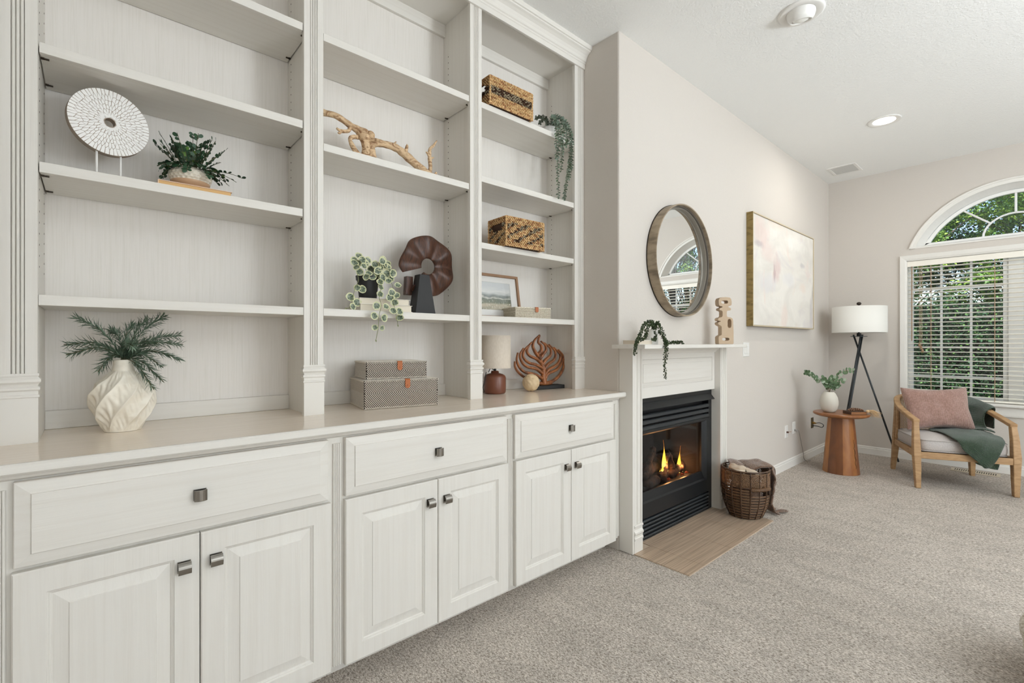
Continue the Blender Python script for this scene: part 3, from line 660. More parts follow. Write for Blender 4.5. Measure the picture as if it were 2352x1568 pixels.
# white inlaid disc on a stand
disc = thing('disc_sculpture', 'round white disc with petal inlay and a hole, on a two-rod stand', 'sculpture', (.044, 2.0, 1.717), R(11))
MB().box(-.075, .075, -.045, .045, 0, .007).build('base', WHITEG, disc, bevel=.001)
for x in (-.031, .029): MB().tube([(x, .0, .007), (x, .0, .105 if x < 0 else .105)], .0032, 8).build('rod', WHITEG, disc, smooth=True)
DR, DH = .103, .0135
dm = Matrix.Translation((0, 0, .188)) @ Matrix.Rotation(R(90), 4, 'X')
BRN = mat('taupe_wood_ground', (158, 144, 130), .7, bump=((80, 80, 80), .2, .001)); INL = mat('white_petal_inlay', (240, 239, 237), .45)
dd = MB().loops([[(r*math.cos(2*math.pi*i/72), r*math.sin(2*math.pi*i/72), z) for i in range(72)] for r, z in [(DH, .010), (DR-.001, .010), (DR, .009), (DR, -.015), (DR-.001, -.016), (DH, -.016), (DH, .010)]], cap0=False, cap1=False, M=dm).build('disc', BRN, disc, auto=40)
seeds = []
rr = .025; k = 0
while rr < DR-.002:
    n = int(2*math.pi*rr/(.0066+.0028*min(1, rr/.09))); L_ = .019 if rr > .03 else .013
    off = random.random()
    for i in range(n):
        seeds.append((rr+random.uniform(-.004, .004), 2*math.pi*(i+off+random.uniform(-.2, .2))/n))
    rr += L_*.72; k += 1
def cell(i):
    r0, a0 = seeds[i]
    poly = [(-.02, -.02), (.02, -.02), (.02, .02), (-.02, .02)]
    sq = 2.7
    poly = [(x, y*sq) for x, y in poly]
    nb = []
    for j, (r1, a1) in enumerate(seeds):
        if j == i or abs(r1-r0) > .034: continue
        da = (a1-a0+math.pi) % (2*math.pi)-math.pi
        if abs(da)*r0 > .022: continue
        nb.append((r1-r0, da*(r0+r1)/2*sq))
    for nx, ny in nb:
        d2 = (nx*nx+ny*ny)/2; out_ = []
        for q in range(len(poly)):
            A_, B_ = poly[q], poly[(q+1) % len(poly)]
            fa = A_[0]*nx+A_[1]*ny-d2; fb = B_[0]*nx+B_[1]*ny-d2
            if fa <= 0: out_.append(A_)
            if fa*fb < 0: t = fa/(fa-fb); out_.append((A_[0]+t*(B_[0]-A_[0]), A_[1]+t*(B_[1]-A_[1])))
        poly = out_
        if len(poly) < 3: return None
    cx = sum(p[0] for p in poly)/len(poly); cy = sum(p[1] for p in poly)/len(poly)
    res = []
    for x, y in poly:
        d = math.hypot(x-cx, (y-cy)); s_ = max(.1, 1-.0011/max(.001, d)); x = cx+(x-cx)*s_; y = cy+(y-cy)*max(.1, 1-.0020/max(.001, d))
        r_ = min(DR-.0006, max(DH+.003, r0+x)); a_ = a0+(y/sq)/max(.012, r0+x*.6)
        res.append((r_*math.cos(a_), r_*math.sin(a_)))
    return res
ncell = 0
for i in range(len(seeds)):
    c = cell(i)
    if not c or ncell >= 298: continue
    MB().loops([[(x, y, .0100) for x, y in c], [(x, y, .0108) for x, y in c]], M=dm, cap0=False).build('petal_inlay', INL, dd); ncell += 1

# book + boxwood planter
def book(name, label, loc, rz, w_, d_, h_, cover, spine_left=True, group=None, pages=(228, 220, 204), cat='book'):
    b = thing(name, label, cat, loc, rz, group); t = .0022
    CM = mat('book_cover', cover, .6, bump=((300, 300, 300), .1, .0004)); PG = mat('book_pages', pages, .85, bump=((8, 8, 900), .3, .0006))
    MB().box(-w_/2, w_/2, -d_/2, d_/2, 0, t).build('cover', CM, b, bevel=.0006)
    MB().box(-w_/2, w_/2, -d_/2, d_/2, h_-t, h_).build('cover', CM, b, bevel=.0006)
    sx = -w_/2
    MB().box(sx, sx+t, -d_/2, d_/2, t, h_-t).build('spine', CM, b, bevel=.0004)
    MB().box(-w_/2+t, w_/2-.004, -d_/2+.004, d_/2-.004, t, h_-t).build('page_block', PG, b)
    return b
book('book', 'thin tan book lying flat under the boxwood planter', (.270, 1.99, 1.7175), R(-1), .212, .150, .016, (226, 200, 178), pages=(214, 176, 122))
pot = thing('potted_boxwood', 'low dimpled cream pot with tan base holding bushy dark green sprigs', 'potted plant', (.262, 2.0, 1.7340))
CER = mat('speckled_cream_ceramic', (222, 215, 200), .35, col2=(200, 190, 172), cs=(90, 90, 90), crange=(.5, .7))
TAN = mat('tan_stoneware', (190, 156, 124), .5, bump=((4, 4, 500), .3, .001))
n, m_ = 192, 48; P = []
for i in range(m_+1):
    t = i/m_; z = .0265+.0475*t; r = .0555+.009*math.sin(math.pi*min(1, t*.9+.08))-.014*max(0, t-.72)/.28
    row = []
    for j in range(n):
        a = 2*math.pi*j/n
        hx = (a*24/(2*math.pi)+.5*(int(t*5) % 2)) % 1-.5; hy = (t*5) % 1-.5
        dmp = -.0034*max(0, 1-(hx*hx+hy*hy)*4.6)*(1 if .02 < t < .95 else 0)
        row.append(((r+dmp)*math.cos(a), (r+dmp)*math.sin(a), z))
    P.append(row)
MB().grid(P, closed=True).build('pot', CER, pot, smooth=True)
MB().lathe([(.036, 0), (.043, .002), (.046, .007), (.0475, .008), (.052, .014), (.0535, .015), (.0575, .022), (.0590, .026), (.0585, .028), (.056, .029)], 60, cap1=False).build('pot_foot', TAN, pot, auto=40)
MB().lathe([(.05, .066), (.001, .068)], 24, cap0=False).build('soil', mat('dark_soil', (50, 40, 32), .95, bump=((200, 200, 200), .5, .003)), pot)
GD = mat('dark_glossy_leaf', (44, 78, 50), .42, col2=(30, 56, 38), cs=(14, 14, 14), spec=.4)
GL = mat('light_green_leaf', (92, 132, 56), .45); STEM = mat('brown_green_stem', (78, 76, 50), .7)
lv = MB().add(*round_leaf(.0155, .0125)).mesh('leaf', GD, True); lv2 = MB().add(*round_leaf(.0160, .0130)).mesh('leaf', GL, True)
rnd = random.Random(3); xl = MB()
nleaf = 0
for k in range(64):
    a = k*2.39996; el = rnd.uniform(.18, 1.5); ln = rnd.uniform(.060, .108)*(1.42 if el > .8 else .92)
    p0 = Vector((.028*math.cos(a), .028*math.sin(a), .070))
    d = Vector((math.cos(a)*math.cos(el), math.sin(a)*math.cos(el)*.75, math.sin(el)))
    if d.y > .4: d.y = .4
    if k in (0, 1, 2): d = Vector((.95, -.25, .42-.1*k)); ln = .135
    ts = [p0+d*ln*t+Vector((0, 0, -.055*t*t*(1 if el < .8 or k < 3 else .3))) for t in [i/9 for i in range(10)]]
    MB().tube(ts, .0009, 4).build('stem', STEM, pot)
    for q in range(3, 10):
        tg = (ts[q]-ts[q-1]).normalized(); sd_ = tg.cross(Vector((0, 0, 1))).normalized()
        for s_ in ((1, -1) if q < 9 else (1,)):
            if rnd.random() < .35: continue
            dr = (sd_*s_+tg*.6+Vector((0, 0, rnd.uniform(-.2, .5)))).normalized()
            Mx = place(ts[q], dr, tg.cross(dr)*s_+Vector((0, 0, .3)), rnd.uniform(.8, 1.25), rnd.uniform(-.5, .5)); nleaf += 1
            if nleaf <= 295: inst(lv2 if rnd.random() < .12 else lv, 'leaf', pot, Mx)
            else: xl.add(*round_leaf(.0155, .0125), 0, Mx)

xl.build('small_leaves', GD, pot, kind='stuff', smooth=True)

# swirled vase with needle-leaved sprigs
vs = thing('swirl_vase', 'large off-white ceramic vase with deep twisted lobes on the countertop', 'vase', (.078, 1.985, .9185))
n, m_ = 256, 150; P = []
prof = [(0, .047), (.02, .056), (.05, .072), (.085, .083), (.12, .084), (.15, .070), (.175, .046), (.192, .030), (.21, .0255), (.227, .0265)]
def prf(z):
    for (z0, r0), (z1, r1) in zip(prof, prof[1:]):
        if z <= z1: t = (z-z0)/(z1-z0); t = t*t*(3-2*t)*.35+t*.65; return r0+(r1-r0)*t
    return prof[-1][1]
for i in range(m_+1):
    z = .227*i/m_; row = []; r = prf(z); fade = max(0, min(1, (z)/.02))*max(0, min(1, (.195-z)/.04))
    for j in range(n):
        a0_ = 2*math.pi*j/n; a = a0_+z*8.6; ph = a0_*8/(2*math.pi); u = ph % 1
        lobe = abs(u-.5)*2                                    # 0 mid-groove .. 1 ridge
        ridge = lobe**2.4
        rip = noise.noise(Vector((math.floor(ph)*3.7+u*1.4, z*85+u*5, math.floor(ph))))*(1-ridge)*max(0, min(1, (1-lobe)*2.5))
        rr_ = r*(1+fade*(.15*ridge-.10))+fade*rip*.0075
        row.append((rr_*math.cos(a), rr_*math.sin(a), z))
    P.append(row)
P.append([(.8*x, .8*y, .2265) for x, y, z in P[-1]]); P.append([(x, y, .19) for x, y, z in P[-1]])
MB().grid(P, closed=True).lathe([(.047, 0), (.001, .0)], 24, cap0=False).build('body', mat('chalky_white_ceramic', (235, 229, 216), .55, col2=(222, 213, 196), cs=(20, 20, 30), crange=(.45, .75), bump=((60, 60, 60), .12, .002)), vs, smooth=True)
NEED = mat('grey_green_needle', (106, 126, 106), .6, col2=(70, 90, 72), cs=(40, 40, 40))
tips = [((-.042, 2.03, 1.284), 'rising far left and highest on that side'), ((-.061, 1.95, 1.195), 'reaching level to the far left'), ((-.055, 1.92, 1.165), 'lowest of those reaching far left'), ((.051, 2.05, 1.243), 'short, standing just left of the mouth'),
        ((.016, 1.92, 1.112), 'short, drooping left of the vase neck'), ((.151, 1.90, 1.050), 'drooping steeply over the right shoulder'), ((.178, 1.92, 1.072), 'drooping right, just outside the steepest one'), ((.180, 1.95, 1.118), 'bending down right below the level ones'),
        ((.236, 1.98, 1.140), 'reaching far right and slightly down'), ((.244, 2.03, 1.195), 'reaching level to the far right'), ((.243, 2.07, 1.228), 'reaching far right and upward'), ((.198, 2.06, 1.298), 'rising highest on the right'),
        ((.145, 2.03, 1.285), 'rising upright, right of centre'), ((.103, 2.0, 1.262), 'upright over the vase mouth'), ((.165, 1.96, 1.20), 'short and dense over the right rim'), ((.10, 1.92, 1.19), 'short, leaning toward the room')]
rnd = random.Random(5)
for tip, txt in tips:
    sp = thing('sprig', 'green needle-leaved sprig %s, in the swirled vase' % txt, 'sprig', (.078, 1.985, 1.10), group='sprigs in the swirled vase'); O = Vector(sp.location)
    tip = Vector(tip); b0 = Vector((.078+rnd.uniform(-.008, .008), 1.985+rnd.uniform(-.008, .008), 1.145)); mid = b0.lerp(tip, .45)+Vector((0, 0, .030))
    pts = cr([O, b0, mid, tip], 10)
    MB(O).tube(pts, .0013, 5).build('stem', STEM, sp)
    mb = MB(O); ln = sum((pts[i+1]-pts[i]).length for i in range(len(pts)-1)); N = int(ln/.0014)
    for q in range(N):
        f = .26+.70*q/N; idx = f*(len(pts)-1); i0 = min(int(idx), len(pts)-2); p = pts[i0].lerp(pts[i0+1], idx-i0)
        if p.z < 1.148 and (p-b0).length < .03: continue
        tg = (pts[i0+1]-pts[i0]).normalized(); o_ = tg.orthogonal(); ang = q*2.4+rnd.uniform(-.3, .3)
        dr = (tg*rnd.uniform(1.0, 2.3)+(Quaternion(tg, ang) @ o_)*1.0+Vector((0, 0, -.12))).normalized()
        l_ = rnd.uniform(.022, .038)*(1 if f < .85 else .85)
        v, f_ = leaf_geo(l_, .0038, 2, .0, rnd.uniform(-.15, .35)); mb.add(v, f_, 0, place(p, dr, tg))
    mb.build('needles', NEED, sp, kind='stuff')

# driftwood
DW = mat('bleached_driftwood', (212, 184, 148), .75, col2=(138, 98, 64), cs=(16, 44, 44), cdist=2, cdetail=5, crange=(.44, .66), bump=((30, 60, 60), .6, .004))
dr_ = thing('driftwood_branch', 'gnarled tan driftwood branch lying along the middle shelf', 'driftwood', (.95, 2.0, 1.9935)); O = dr_.location
def knot(pts, rs, nm='branch', lump=.18, k=7):
    P = cr(pts, k); R_ = []
    for i in range(len(P)):
        f = i/(len(P)-1)*(len(rs)-1); a = min(int(f), len(rs)-2); R_.append((rs[a]+(rs[a+1]-rs[a])*(f-a))*(1+lump*noise.noise(Vector(P[i])*45)))
    return MB(O).tube(P, R_, 12).build(nm, DW, dr_, smooth=True)
knot([(.700, 2.03, 2.178), (.736, 2.02, 2.170), (.78, 2.0, 2.163), (.843, 2.0, 2.141), (.882, 2.0, 2.130), (.915, 2.0, 2.112), (.93, 2.0, 2.07), (.938, 2.0, 2.016)], [.013, .0135, .013, .013, .019, .026, .020, .023], 'main_branch')
knot([(.875, 2.0, 2.128), (.892, 1.985, 2.105), (.905, 1.985, 2.06), (.902, 1.99, 2.008)], [.016, .024, .018, .016], 'trunk_fork')
knot([(.915, 2.0, 2.03), (.935, 1.99, 2.075), (.960, 2.0, 2.098), (.991, 2.0, 2.104), (1.049, 2.0, 2.105), (1.093, 2.0, 2.090), (1.163, 2.0, 2.053), (1.218, 2.0, 2.026), (1.285, 2.0, 2.011)], [.014, .015, .016, .016, .017, .019, .019, .019, .015], 'long_branch')
knot([(.84, 2.0, 2.135), (.825, 1.985, 2.108), (.787, 1.97, 2.092), (.768, 1.97, 2.098)], [.009, .008, .007, .004], 'twig'); knot([(.79, 1.97, 2.092), (.780, 1.965, 2.080), (.772, 1.965, 2.078)], [.006, .005, .003], 'twig')
knot([(.875, 2.0, 2.10), (.845, 1.975, 2.085), (.822, 1.96, 2.065), (.835, 1.96, 2.035), (.868, 1.975, 2.012), (.895, 1.985, 2.006)], [.009, .010, .008, .010, .012, .011], 'twig')
knot([(.905, 1.985, 2.09), (.935, 1.955, 2.092), (.950, 1.945, 2.090)], [.010, .007, .004], 'twig'); knot([(1.045, 2.0, 2.115), (1.056, 1.995, 2.131)], [.006, .002], 'thorn'); knot([(1.108, 2.0, 2.10), (1.112, 1.995, 2.125), (1.111, 1.995, 2.134)], [.009, .007, .002], 'thorn')
knot([(1.235, 2.0, 2.03), (1.243, 2.0, 2.055), (1.240, 2.0, 2.09), (1.235, 1.995, 2.125), (1.242, 2.0, 2.150), (1.262, 2.0, 2.172), (1.280, 2.0, 2.200)], [.012, .009, .010, .009, .007, .006, .003], 'upright_twig')
knot([(1.238, 2.0, 2.105), (1.222, 1.99, 2.117), (1.212, 1.99, 2.124)], [.006, .005, .003], 'thorn'); knot([(1.240, 2.0, 2.10), (1.256, 1.99, 2.108)], [.006, .003], 'thorn'); knot([(1.26, 1.99, 2.02), (1.268, 1.985, 2.036)], [.008, .006], 'thorn')
MB(O).ball((.925, 1.985, 2.118), .020, 12, 8).ball((.900, 1.978, 2.10), .019, 10, 7).build('burl', DW, dr_, smooth=True, kind='stuff')

# pothos on two books
book('book', 'cream hardback at the bottom of the pair under the black nursery pot', (.985, 2.005, 1.3375), R(-7), .235, .165, .030, (226, 220, 208), group='cream books on the middle shelf')
book('book', 'cream hardback on top of the pair, directly under the black nursery pot', (.982, 2.008, 1.3680), R(-9), .225, .160, .026, (230, 225, 214), group='cream books on the middle shelf')
pt = thing('potted_trailing_plant', 'black nursery pot with trailing variegated heart-shaped leaves, standing on the two cream books', 'potted plant', (.925, 2.01, 1.3945)); O = Vector(pt.location)
MB().lathe([(.036, 0), (.038, .002), (.047, .082), (.051, .083), (.053, .102), (.050, .102), (.047, .085), (.001, .085)], 40, cap1=False).build('pot', mat('black_plastic_pot', (34, 34, 36), .5), pt, auto=40)
VAR = bpy.data.materials.new('variegated_leaf'); VAR.use_nodes = True
def var_nodes(m, c_mid, c_dark, c_edge, rim0=.60, rim1=.78):
    t = m.node_tree; b = t.nodes['Principled BSDF']; L = t.links.new; b.inputs['Roughness'].default_value = .5
    tc = t.nodes.new('ShaderNodeTexCoord'); mp = t.nodes.new('ShaderNodeMapping'); mp.inputs['Location'].default_value = (-1.0, -1.0, 0); mp.inputs['Scale'].default_value = (2, 2, 0)
    ln = t.nodes.new('ShaderNodeVectorMath'); ln.operation = 'LENGTH'; n = t.nodes.new('ShaderNodeTexNoise'); n.inputs['Scale'].default_value = 260; n.inputs['Detail'].default_value = 2
    ad = t.nodes.new('ShaderNodeMath'); ad.operation = 'MULTIPLY_ADD'; ad.inputs[1].default_value = .35
    r = t.nodes.new('ShaderNodeValToRGB'); r.color_ramp.elements[0].position = rim0+.17; r.color_ramp.elements[1].position = rim1+.17
    r2 = t.nodes.new('ShaderNodeValToRGB'); r2.color_ramp.elements[0].position = .42; r2.color_ramp.elements[1].position = .58
    r2.color_ramp.elements[0].color = (*s2l(c_dark), 1); r2.color_ramp.elements[1].color = (*s2l(c_mid), 1)
    mx = t.nodes.new('ShaderNodeMix'); mx.data_type = 'RGBA'; mx.inputs[7].default_value = (*s2l(c_edge), 1)
    L(tc.outputs['Generated'], mp.inputs[0]); L(mp.outputs[0], ln.inputs[0]); L(tc.outputs['Object'], n.inputs['Vector'])
    L(n.outputs['Fac'], ad.inputs[0]); L(ln.outputs['Value'], ad.inputs[2]); L(ad.outputs[0], r.inputs[0]); L(n.outputs['Fac'], r2.inputs[0])
    L(r.outputs[0], mx.inputs[0]); L(r2.outputs[0], mx.inputs[6]); L(mx.outputs[2], b.inputs['Base Color'])
var_nodes(VAR, (148, 156, 140), (62, 82, 58), (206, 208, 166), .72, .86)
# round leaf with notch
vsl = [(0, 0, 0)]; fl = []; n = 14
for i in range(n):
    a = 2*math.pi*(i+.5)/n-math.pi; r_ = .5*(1-.18*math.exp(-((abs(a)-math.pi)**2)/.12)); vsl.append((.5+r_*math.cos(a)*1.05, r_*.92*math.sin(a), .10*(r_**2)))
vsl[0] = (.5, 0, 0); fl = [(0, 1+i, 1+(i+1) % n) for i in range(n)]
hm = MB().add([(x*.031, y*.031, z*.031*4) for x, y, z in vsl], fl).mesh('leaf', VAR, True)
lp = [(.865, 1.97, 1.575), (.843, 1.97, 1.555), (.88, 1.95, 1.53), (.905, 1.97, 1.56), (.846, 1.95, 1.523), (.977, 1.97, 1.572), (.964, 1.96, 1.544), (1.000, 1.97, 1.555), (.944, 1.95, 1.518), (.984, 1.95, 1.509), (1.005, 1.95, 1.487), (1.030, 1.93, 1.458), (.944, 1.93, 1.466), (.984, 1.93, 1.472), (.886, 1.94, 1.482), (1.018, 1.92, 1.412), (.934, 1.91, 1.410), (.818, 1.95, 1.393), (.849, 1.95, 1.372), (.820, 1.93, 1.352), (.849, 1.95, 1.434), (.871, 1.95, 1.430), (.900, 1.872, 1.357), (.943, 1.872, 1.355), (.886, 1.868, 1.312), (.932, 1.868, 1.306), (.889, 1.866, 1.264), (.921, 1.866, 1.262), (.975, 1.87, 1.337), (1.003, 1.87, 1.336), (1.007, 1.87, 1.308), (.977, 1.90, 1.398), (.99, 1.885, 1.375), (.93, 1.99, 1.525), (.955, 1.98, 1.50), (.92, 1.96, 1.49), (1.00, 1.96, 1.525), (.87, 1.97, 1.505), (.96, 1.94, 1.56), (.862, 1.96, 1.545), (.893, 1.97, 1.545), (.875, 1.96, 1.558), (.955, 1.95, 1.53), (.972, 1.95, 1.54), (.99, 1.95, 1.54), (.935, 1.96, 1.545), (.965, 1.95, 1.49), (1.01, 1.94, 1.51), (.95, 1.94, 1.445), (.84, 1.96, 1.54), (.90, 1.95, 1.50), (1.0, 1.93, 1.43), (.985, 1.90, 1.42)]
rnd = random.Random(11); CP = Vector((0, 0, 1.2))
for i, p in enumerate(lp):
    p = Vector(p)-O; s_ = rnd.uniform(1.0, 1.3)*(.74 if p.z < -.09 else 1)
    up = Vector((rnd.uniform(-.5, .2), -1, rnd.uniform(-.1, .7))); dr = Vector((rnd.uniform(-1, 1), rnd.uniform(-.3, .1), rnd.uniform(-.9, .3)))
    M = place(p, dr, up, s_); M = M @ Matrix.Translation((-.0155, 0, 0)); inst(hm, 'leaf', pt, M)
VST = mat('pale_green_vine', (120, 128, 82), .6)
for v in ([(.90, 2.0, 1.485), (.86, 1.97, 1.50), (.855, 1.95, 1.467), (.838, 1.945, 1.43), (.825, 1.94, 1.388), (.810, 1.93, 1.350), (.786, 1.92, 1.343)],
          [(.925, 2.0, 1.485), (.935, 1.95, 1.50), (.945, 1.92, 1.45), (.925, 1.90, 1.40), (.921, 1.872, 1.36), (.908, 1.868, 1.31), (.905, 1.866, 1.265), (.893, 1.866, 1.206)],
          [(.95, 2.0, 1.485), (.975, 1.95, 1.51), (1.0, 1.92, 1.45), (.985, 1.89, 1.39), (.985, 1.872, 1.345), (.994, 1.87, 1.30), (.998, 1.87, 1.275)],
          [(.92, 2.0, 1.485), (.89, 1.97, 1.54), (.865, 1.97, 1.575)], [(.94, 2.0, 1.485), (.96, 1.98, 1.54), (.985, 1.97, 1.575)]):
    MB(O).tube(cr(v, 5), .0012, 5).build('vine', VST, pt)
tl = MB().add(*leaf_geo(.012, .006, 3)).mesh('leaf', VST, True)
for p in ((.893, 1.866, 1.214), (.997, 1.87, 1.28), (.786, 1.92, 1.345)): inst(tl, 'leaf', pt, place(Vector(p)-O, (.2, -.2, -1), (0, -1, 0)))

# fanned wood ring on black stand
DKW = mat('dark_reddish_wood', (88, 54, 38), .42, col2=(48, 30, 22), cs=(60, 14, 14), cdist=2.5, cdetail=5, crange=(.38, .68), bump=((80, 30, 30), .35, .002), spec=.5)
rg = thing('ring_sculpture', 'dark carved wood open ring with fanned ridges on a black wedge stand', 'sculpture', (1.205, 2.03, 1.3375)); O = rg.location
n = 150; P = []; a0, a1 = R(197), R(-128); 
for i in range(n+1):
    a = a0+(a1-a0)*i/n; t = i/n; ph = t*11*math.pi; y = .009*math.sin(ph)*1.0
    ro = .150*(1+.010*math.sin(ph*1.0))*(1 if t > .04 else .96+t); ri = .039
    cx, cz = 1.247-O.x, 1.578-O.z; row = []
    for f, th in ((0, .004), (.08, .011), (.4, .013), (.75, .011), (.95, .008), (1, .003)):
        r_ = ri+(ro-ri)*f; row.append((cx+r_*math.cos(a), y*f**.6*1.5-th, cz+r_*math.sin(a)))
    for f, th in ((1, .003), (.95, .008), (.75, .011), (.4, .013), (.08, .011), (0, .004)):
        r_ = ri+(ro-ri)*f; row.append((cx+r_*math.cos(a), y*f**.6*1.5+th, cz+r_*math.sin(a)))
    P.append(row)
mb = MB(); mb.loops(P); mb.build('ring', DKW, rg, auto=60)
BW = mat('black_stained_wood', (24, 24, 25), .55, bump=((20, 20, 90), .2, .001))
MB().loops([[(x0, y0, z), (x1, y0, z), (x1, y1, z), (x0, y1, z)] for x0, x1, y0, y1, z in [(-.056, .056, -.050, .018, 0), (-.026, .026, -.040, .010, .192)]]).build('stand', BW, rg, bevel=.0015)
MB().loops([[(x0, y0, z), (x1, y0, z), (x1, y1, z), (x0, y1, z)] for x0, x1, y0, y1, z in [(-.070, -.030, .018, .045, .095), (-.066, -.030, .018, .045, .185)]]).build('ring_end_block', DKW, rg, bevel=.002)

# herringbone boxes
HB_D = mat('dark_brown_strand', (62, 48, 40), .7); HB_L = mat('pale_straw_strand', (222, 214, 202), .65); LEA = mat('tan_leather', (172, 96, 46), .5, bump=((120, 120, 120), .15, .0006))
def herring_box(label, loc, rz, w_, d_, h_, mid, tabx, group):
    b = thing('woven_box', label, 'box', loc, rz, group)
    MB().box(-w_/2+.002, w_/2-.002, -d_/2+.002, d_/2-.002, .001, h_-.004).build('box_body', HB_D, b)
    lid = MB().box(-w_/2, w_/2, -d_/2, d_/2, h_-.004, h_-.001).build('lid', HB_D, b)
    def face(Wd, M, two=True):
        """strands on a w x h face in the local XZ plane, facing -Y"""
        mb = MB(); pitch = .0042; th = .0009
        for (z0, z1, sg) in ((.002, mid, -1), (mid, h_-.006, 1)):
            hh = z1-z0; sh = hh*.85; k = -int(sh/pitch)-2
            while k*pitch < Wd+sh:
                xa = k*pitch; col = 1 if k % 2 else 0
                # bottom x = xa, top x = xa + sg*sh (sheared strand), clipped to the face
                q0, q1 = 0.0, 1.0
                xs = lambda t: (xa if sg > 0 else xa)+(sh*t if sg > 0 else sh*(1-t))
                lo, hi = 0, 1
                A_, B_ = xs(0)-sh*0, xs(1)
                off = -0.0
                # clip t so 0<=x<=Wd-pitch
                t0, t1 = 0.0, 1.0
                if A_ != B_:
                    for lim, s_ in ((0, 1), (Wd-pitch, -1)):
                        ta = (lim-A_)/(B_-A_); inc = (B_-A_)*s_ > 0
                        if inc: t0 = max(t0, ta)
                        else: t1 = min(t1, ta)
                if t1-t0 > .03:
                    xA, xB = A_+(B_-A_)*t0, A_+(B_-A_)*t1; zA, zB = z0+hh*t0, z0+hh*t1
                    o_ = .0004 if col else .0
                    pw = pitch*(.96)
                    mb.add([(xA, 0, zA), (xA+pw, 0, zA), (xB+pw, 0, zB), (xB, 0, zB), (xA+pw*.3, -th-o_, zA), (xA+pw*.7, -th-o_, zA), (xB+pw*.7, -th-o_, zB), (xB+pw*.3, -th-o_, zB)],
                           [(0, 4, 7, 3), (4, 5, 6, 7), (5, 1, 2, 6), (0, 1, 5, 4), (3, 7, 6, 2)], col, M)
                k += 1
        # rolled rims top and bottom
        for zc in (h_-.0035, .0035):
            k = 0
            while k*.007 < Wd-.006:
                mb.add([(k*.007, -.001, zc-.0035), (k*.007+.0045, -.001, zc-.0035), (k*.007+.0085, -.001, zc+.0035), (k*.007+.004, -.001, zc+.0035), (k*.007+.002, -.0042, zc-.002), (k*.007+.0035, -.0042, zc-.002), (k*.007+.0065, -.0042, zc+.002), (k*.007+.005, -.0042, zc+.002)],
                       [(0, 4, 7, 3), (4, 5, 6, 7), (5, 1, 2, 6), (0, 1, 5, 4), (3, 7, 6, 2)], 1, M); k += 1
        return mb
    for nm, Wd, M in (('front', w_, Matrix.Translation((-w_/2, -d_/2, 0))), ('left', d_, Matrix.Translation((-w_/2, d_/2, 0)) @ Matrix.Rotation(R(-90), 4, 'Z')),
                      ('right', d_, Matrix.Translation((w_/2, -d_/2, 0)) @ Matrix.Rotation(R(90), 4, 'Z')), ('back', w_, Matrix.Translation((w_/2, d_/2, 0)) @ Matrix.Rotation(R(180), 4, 'Z'))):
        face(Wd, M).build('herringbone_weave', [HB_D, HB_L], b, kind='stuff')
    mb = MB(); k = 0
    while k*.0085 < d_-.004:
        mb.box(-w_/2+.002, w_/2-.002, -d_/2+k*.0085+.001, -d_/2+k*.0085+.0045, h_-.001, h_+.0006); k += 1
    mb.build('top_weave', HB_L, lid, kind='stuff')
    tb = MB(); tw = .011; P = [(-d_/2+.012, h_+.0012), (-d_/2-.003, h_+.0012), (-d_/2-.006, h_-.002), (-d_/2-.0055, h_-.030)]
    L_ = []
    tb.grid([[(tabx-tw, y, z), (tabx+tw, y, z)] for y, z in P]); y, z = P[-1]
    arc_ = [(tabx+tw*math.cos(a), y, z+tw*.8*math.sin(a)) for a in [math.pi+math.pi*i/8 for i in range(9)]]; tb.add(arc_, [tuple(range(9))])
    tb.build('leather_tab', LEA, b, solid=.002)
    MB().lathe([(.003, 0), (.0024, .0012)], 10, M=Matrix.Translation((tabx, -d_/2-.007, h_-.026)) @ Matrix.Rotation(R(90), 4, 'X')).build('stud', LEA, b)
    return b
hb1 = herring_box('lower and larger of the two stacked herringbone woven boxes, brown and white', (1.042, 1.993, .9185), R(-11), .328, .262, .122, .068, .022, 'herringbone boxes')
hb2 = herring_box('upper and smaller of the two stacked herringbone woven boxes, brown and white', (1.030, 2.000, 1.0420), R(-11), .270, .210, .076, .036, .010, 'herringbone boxes')

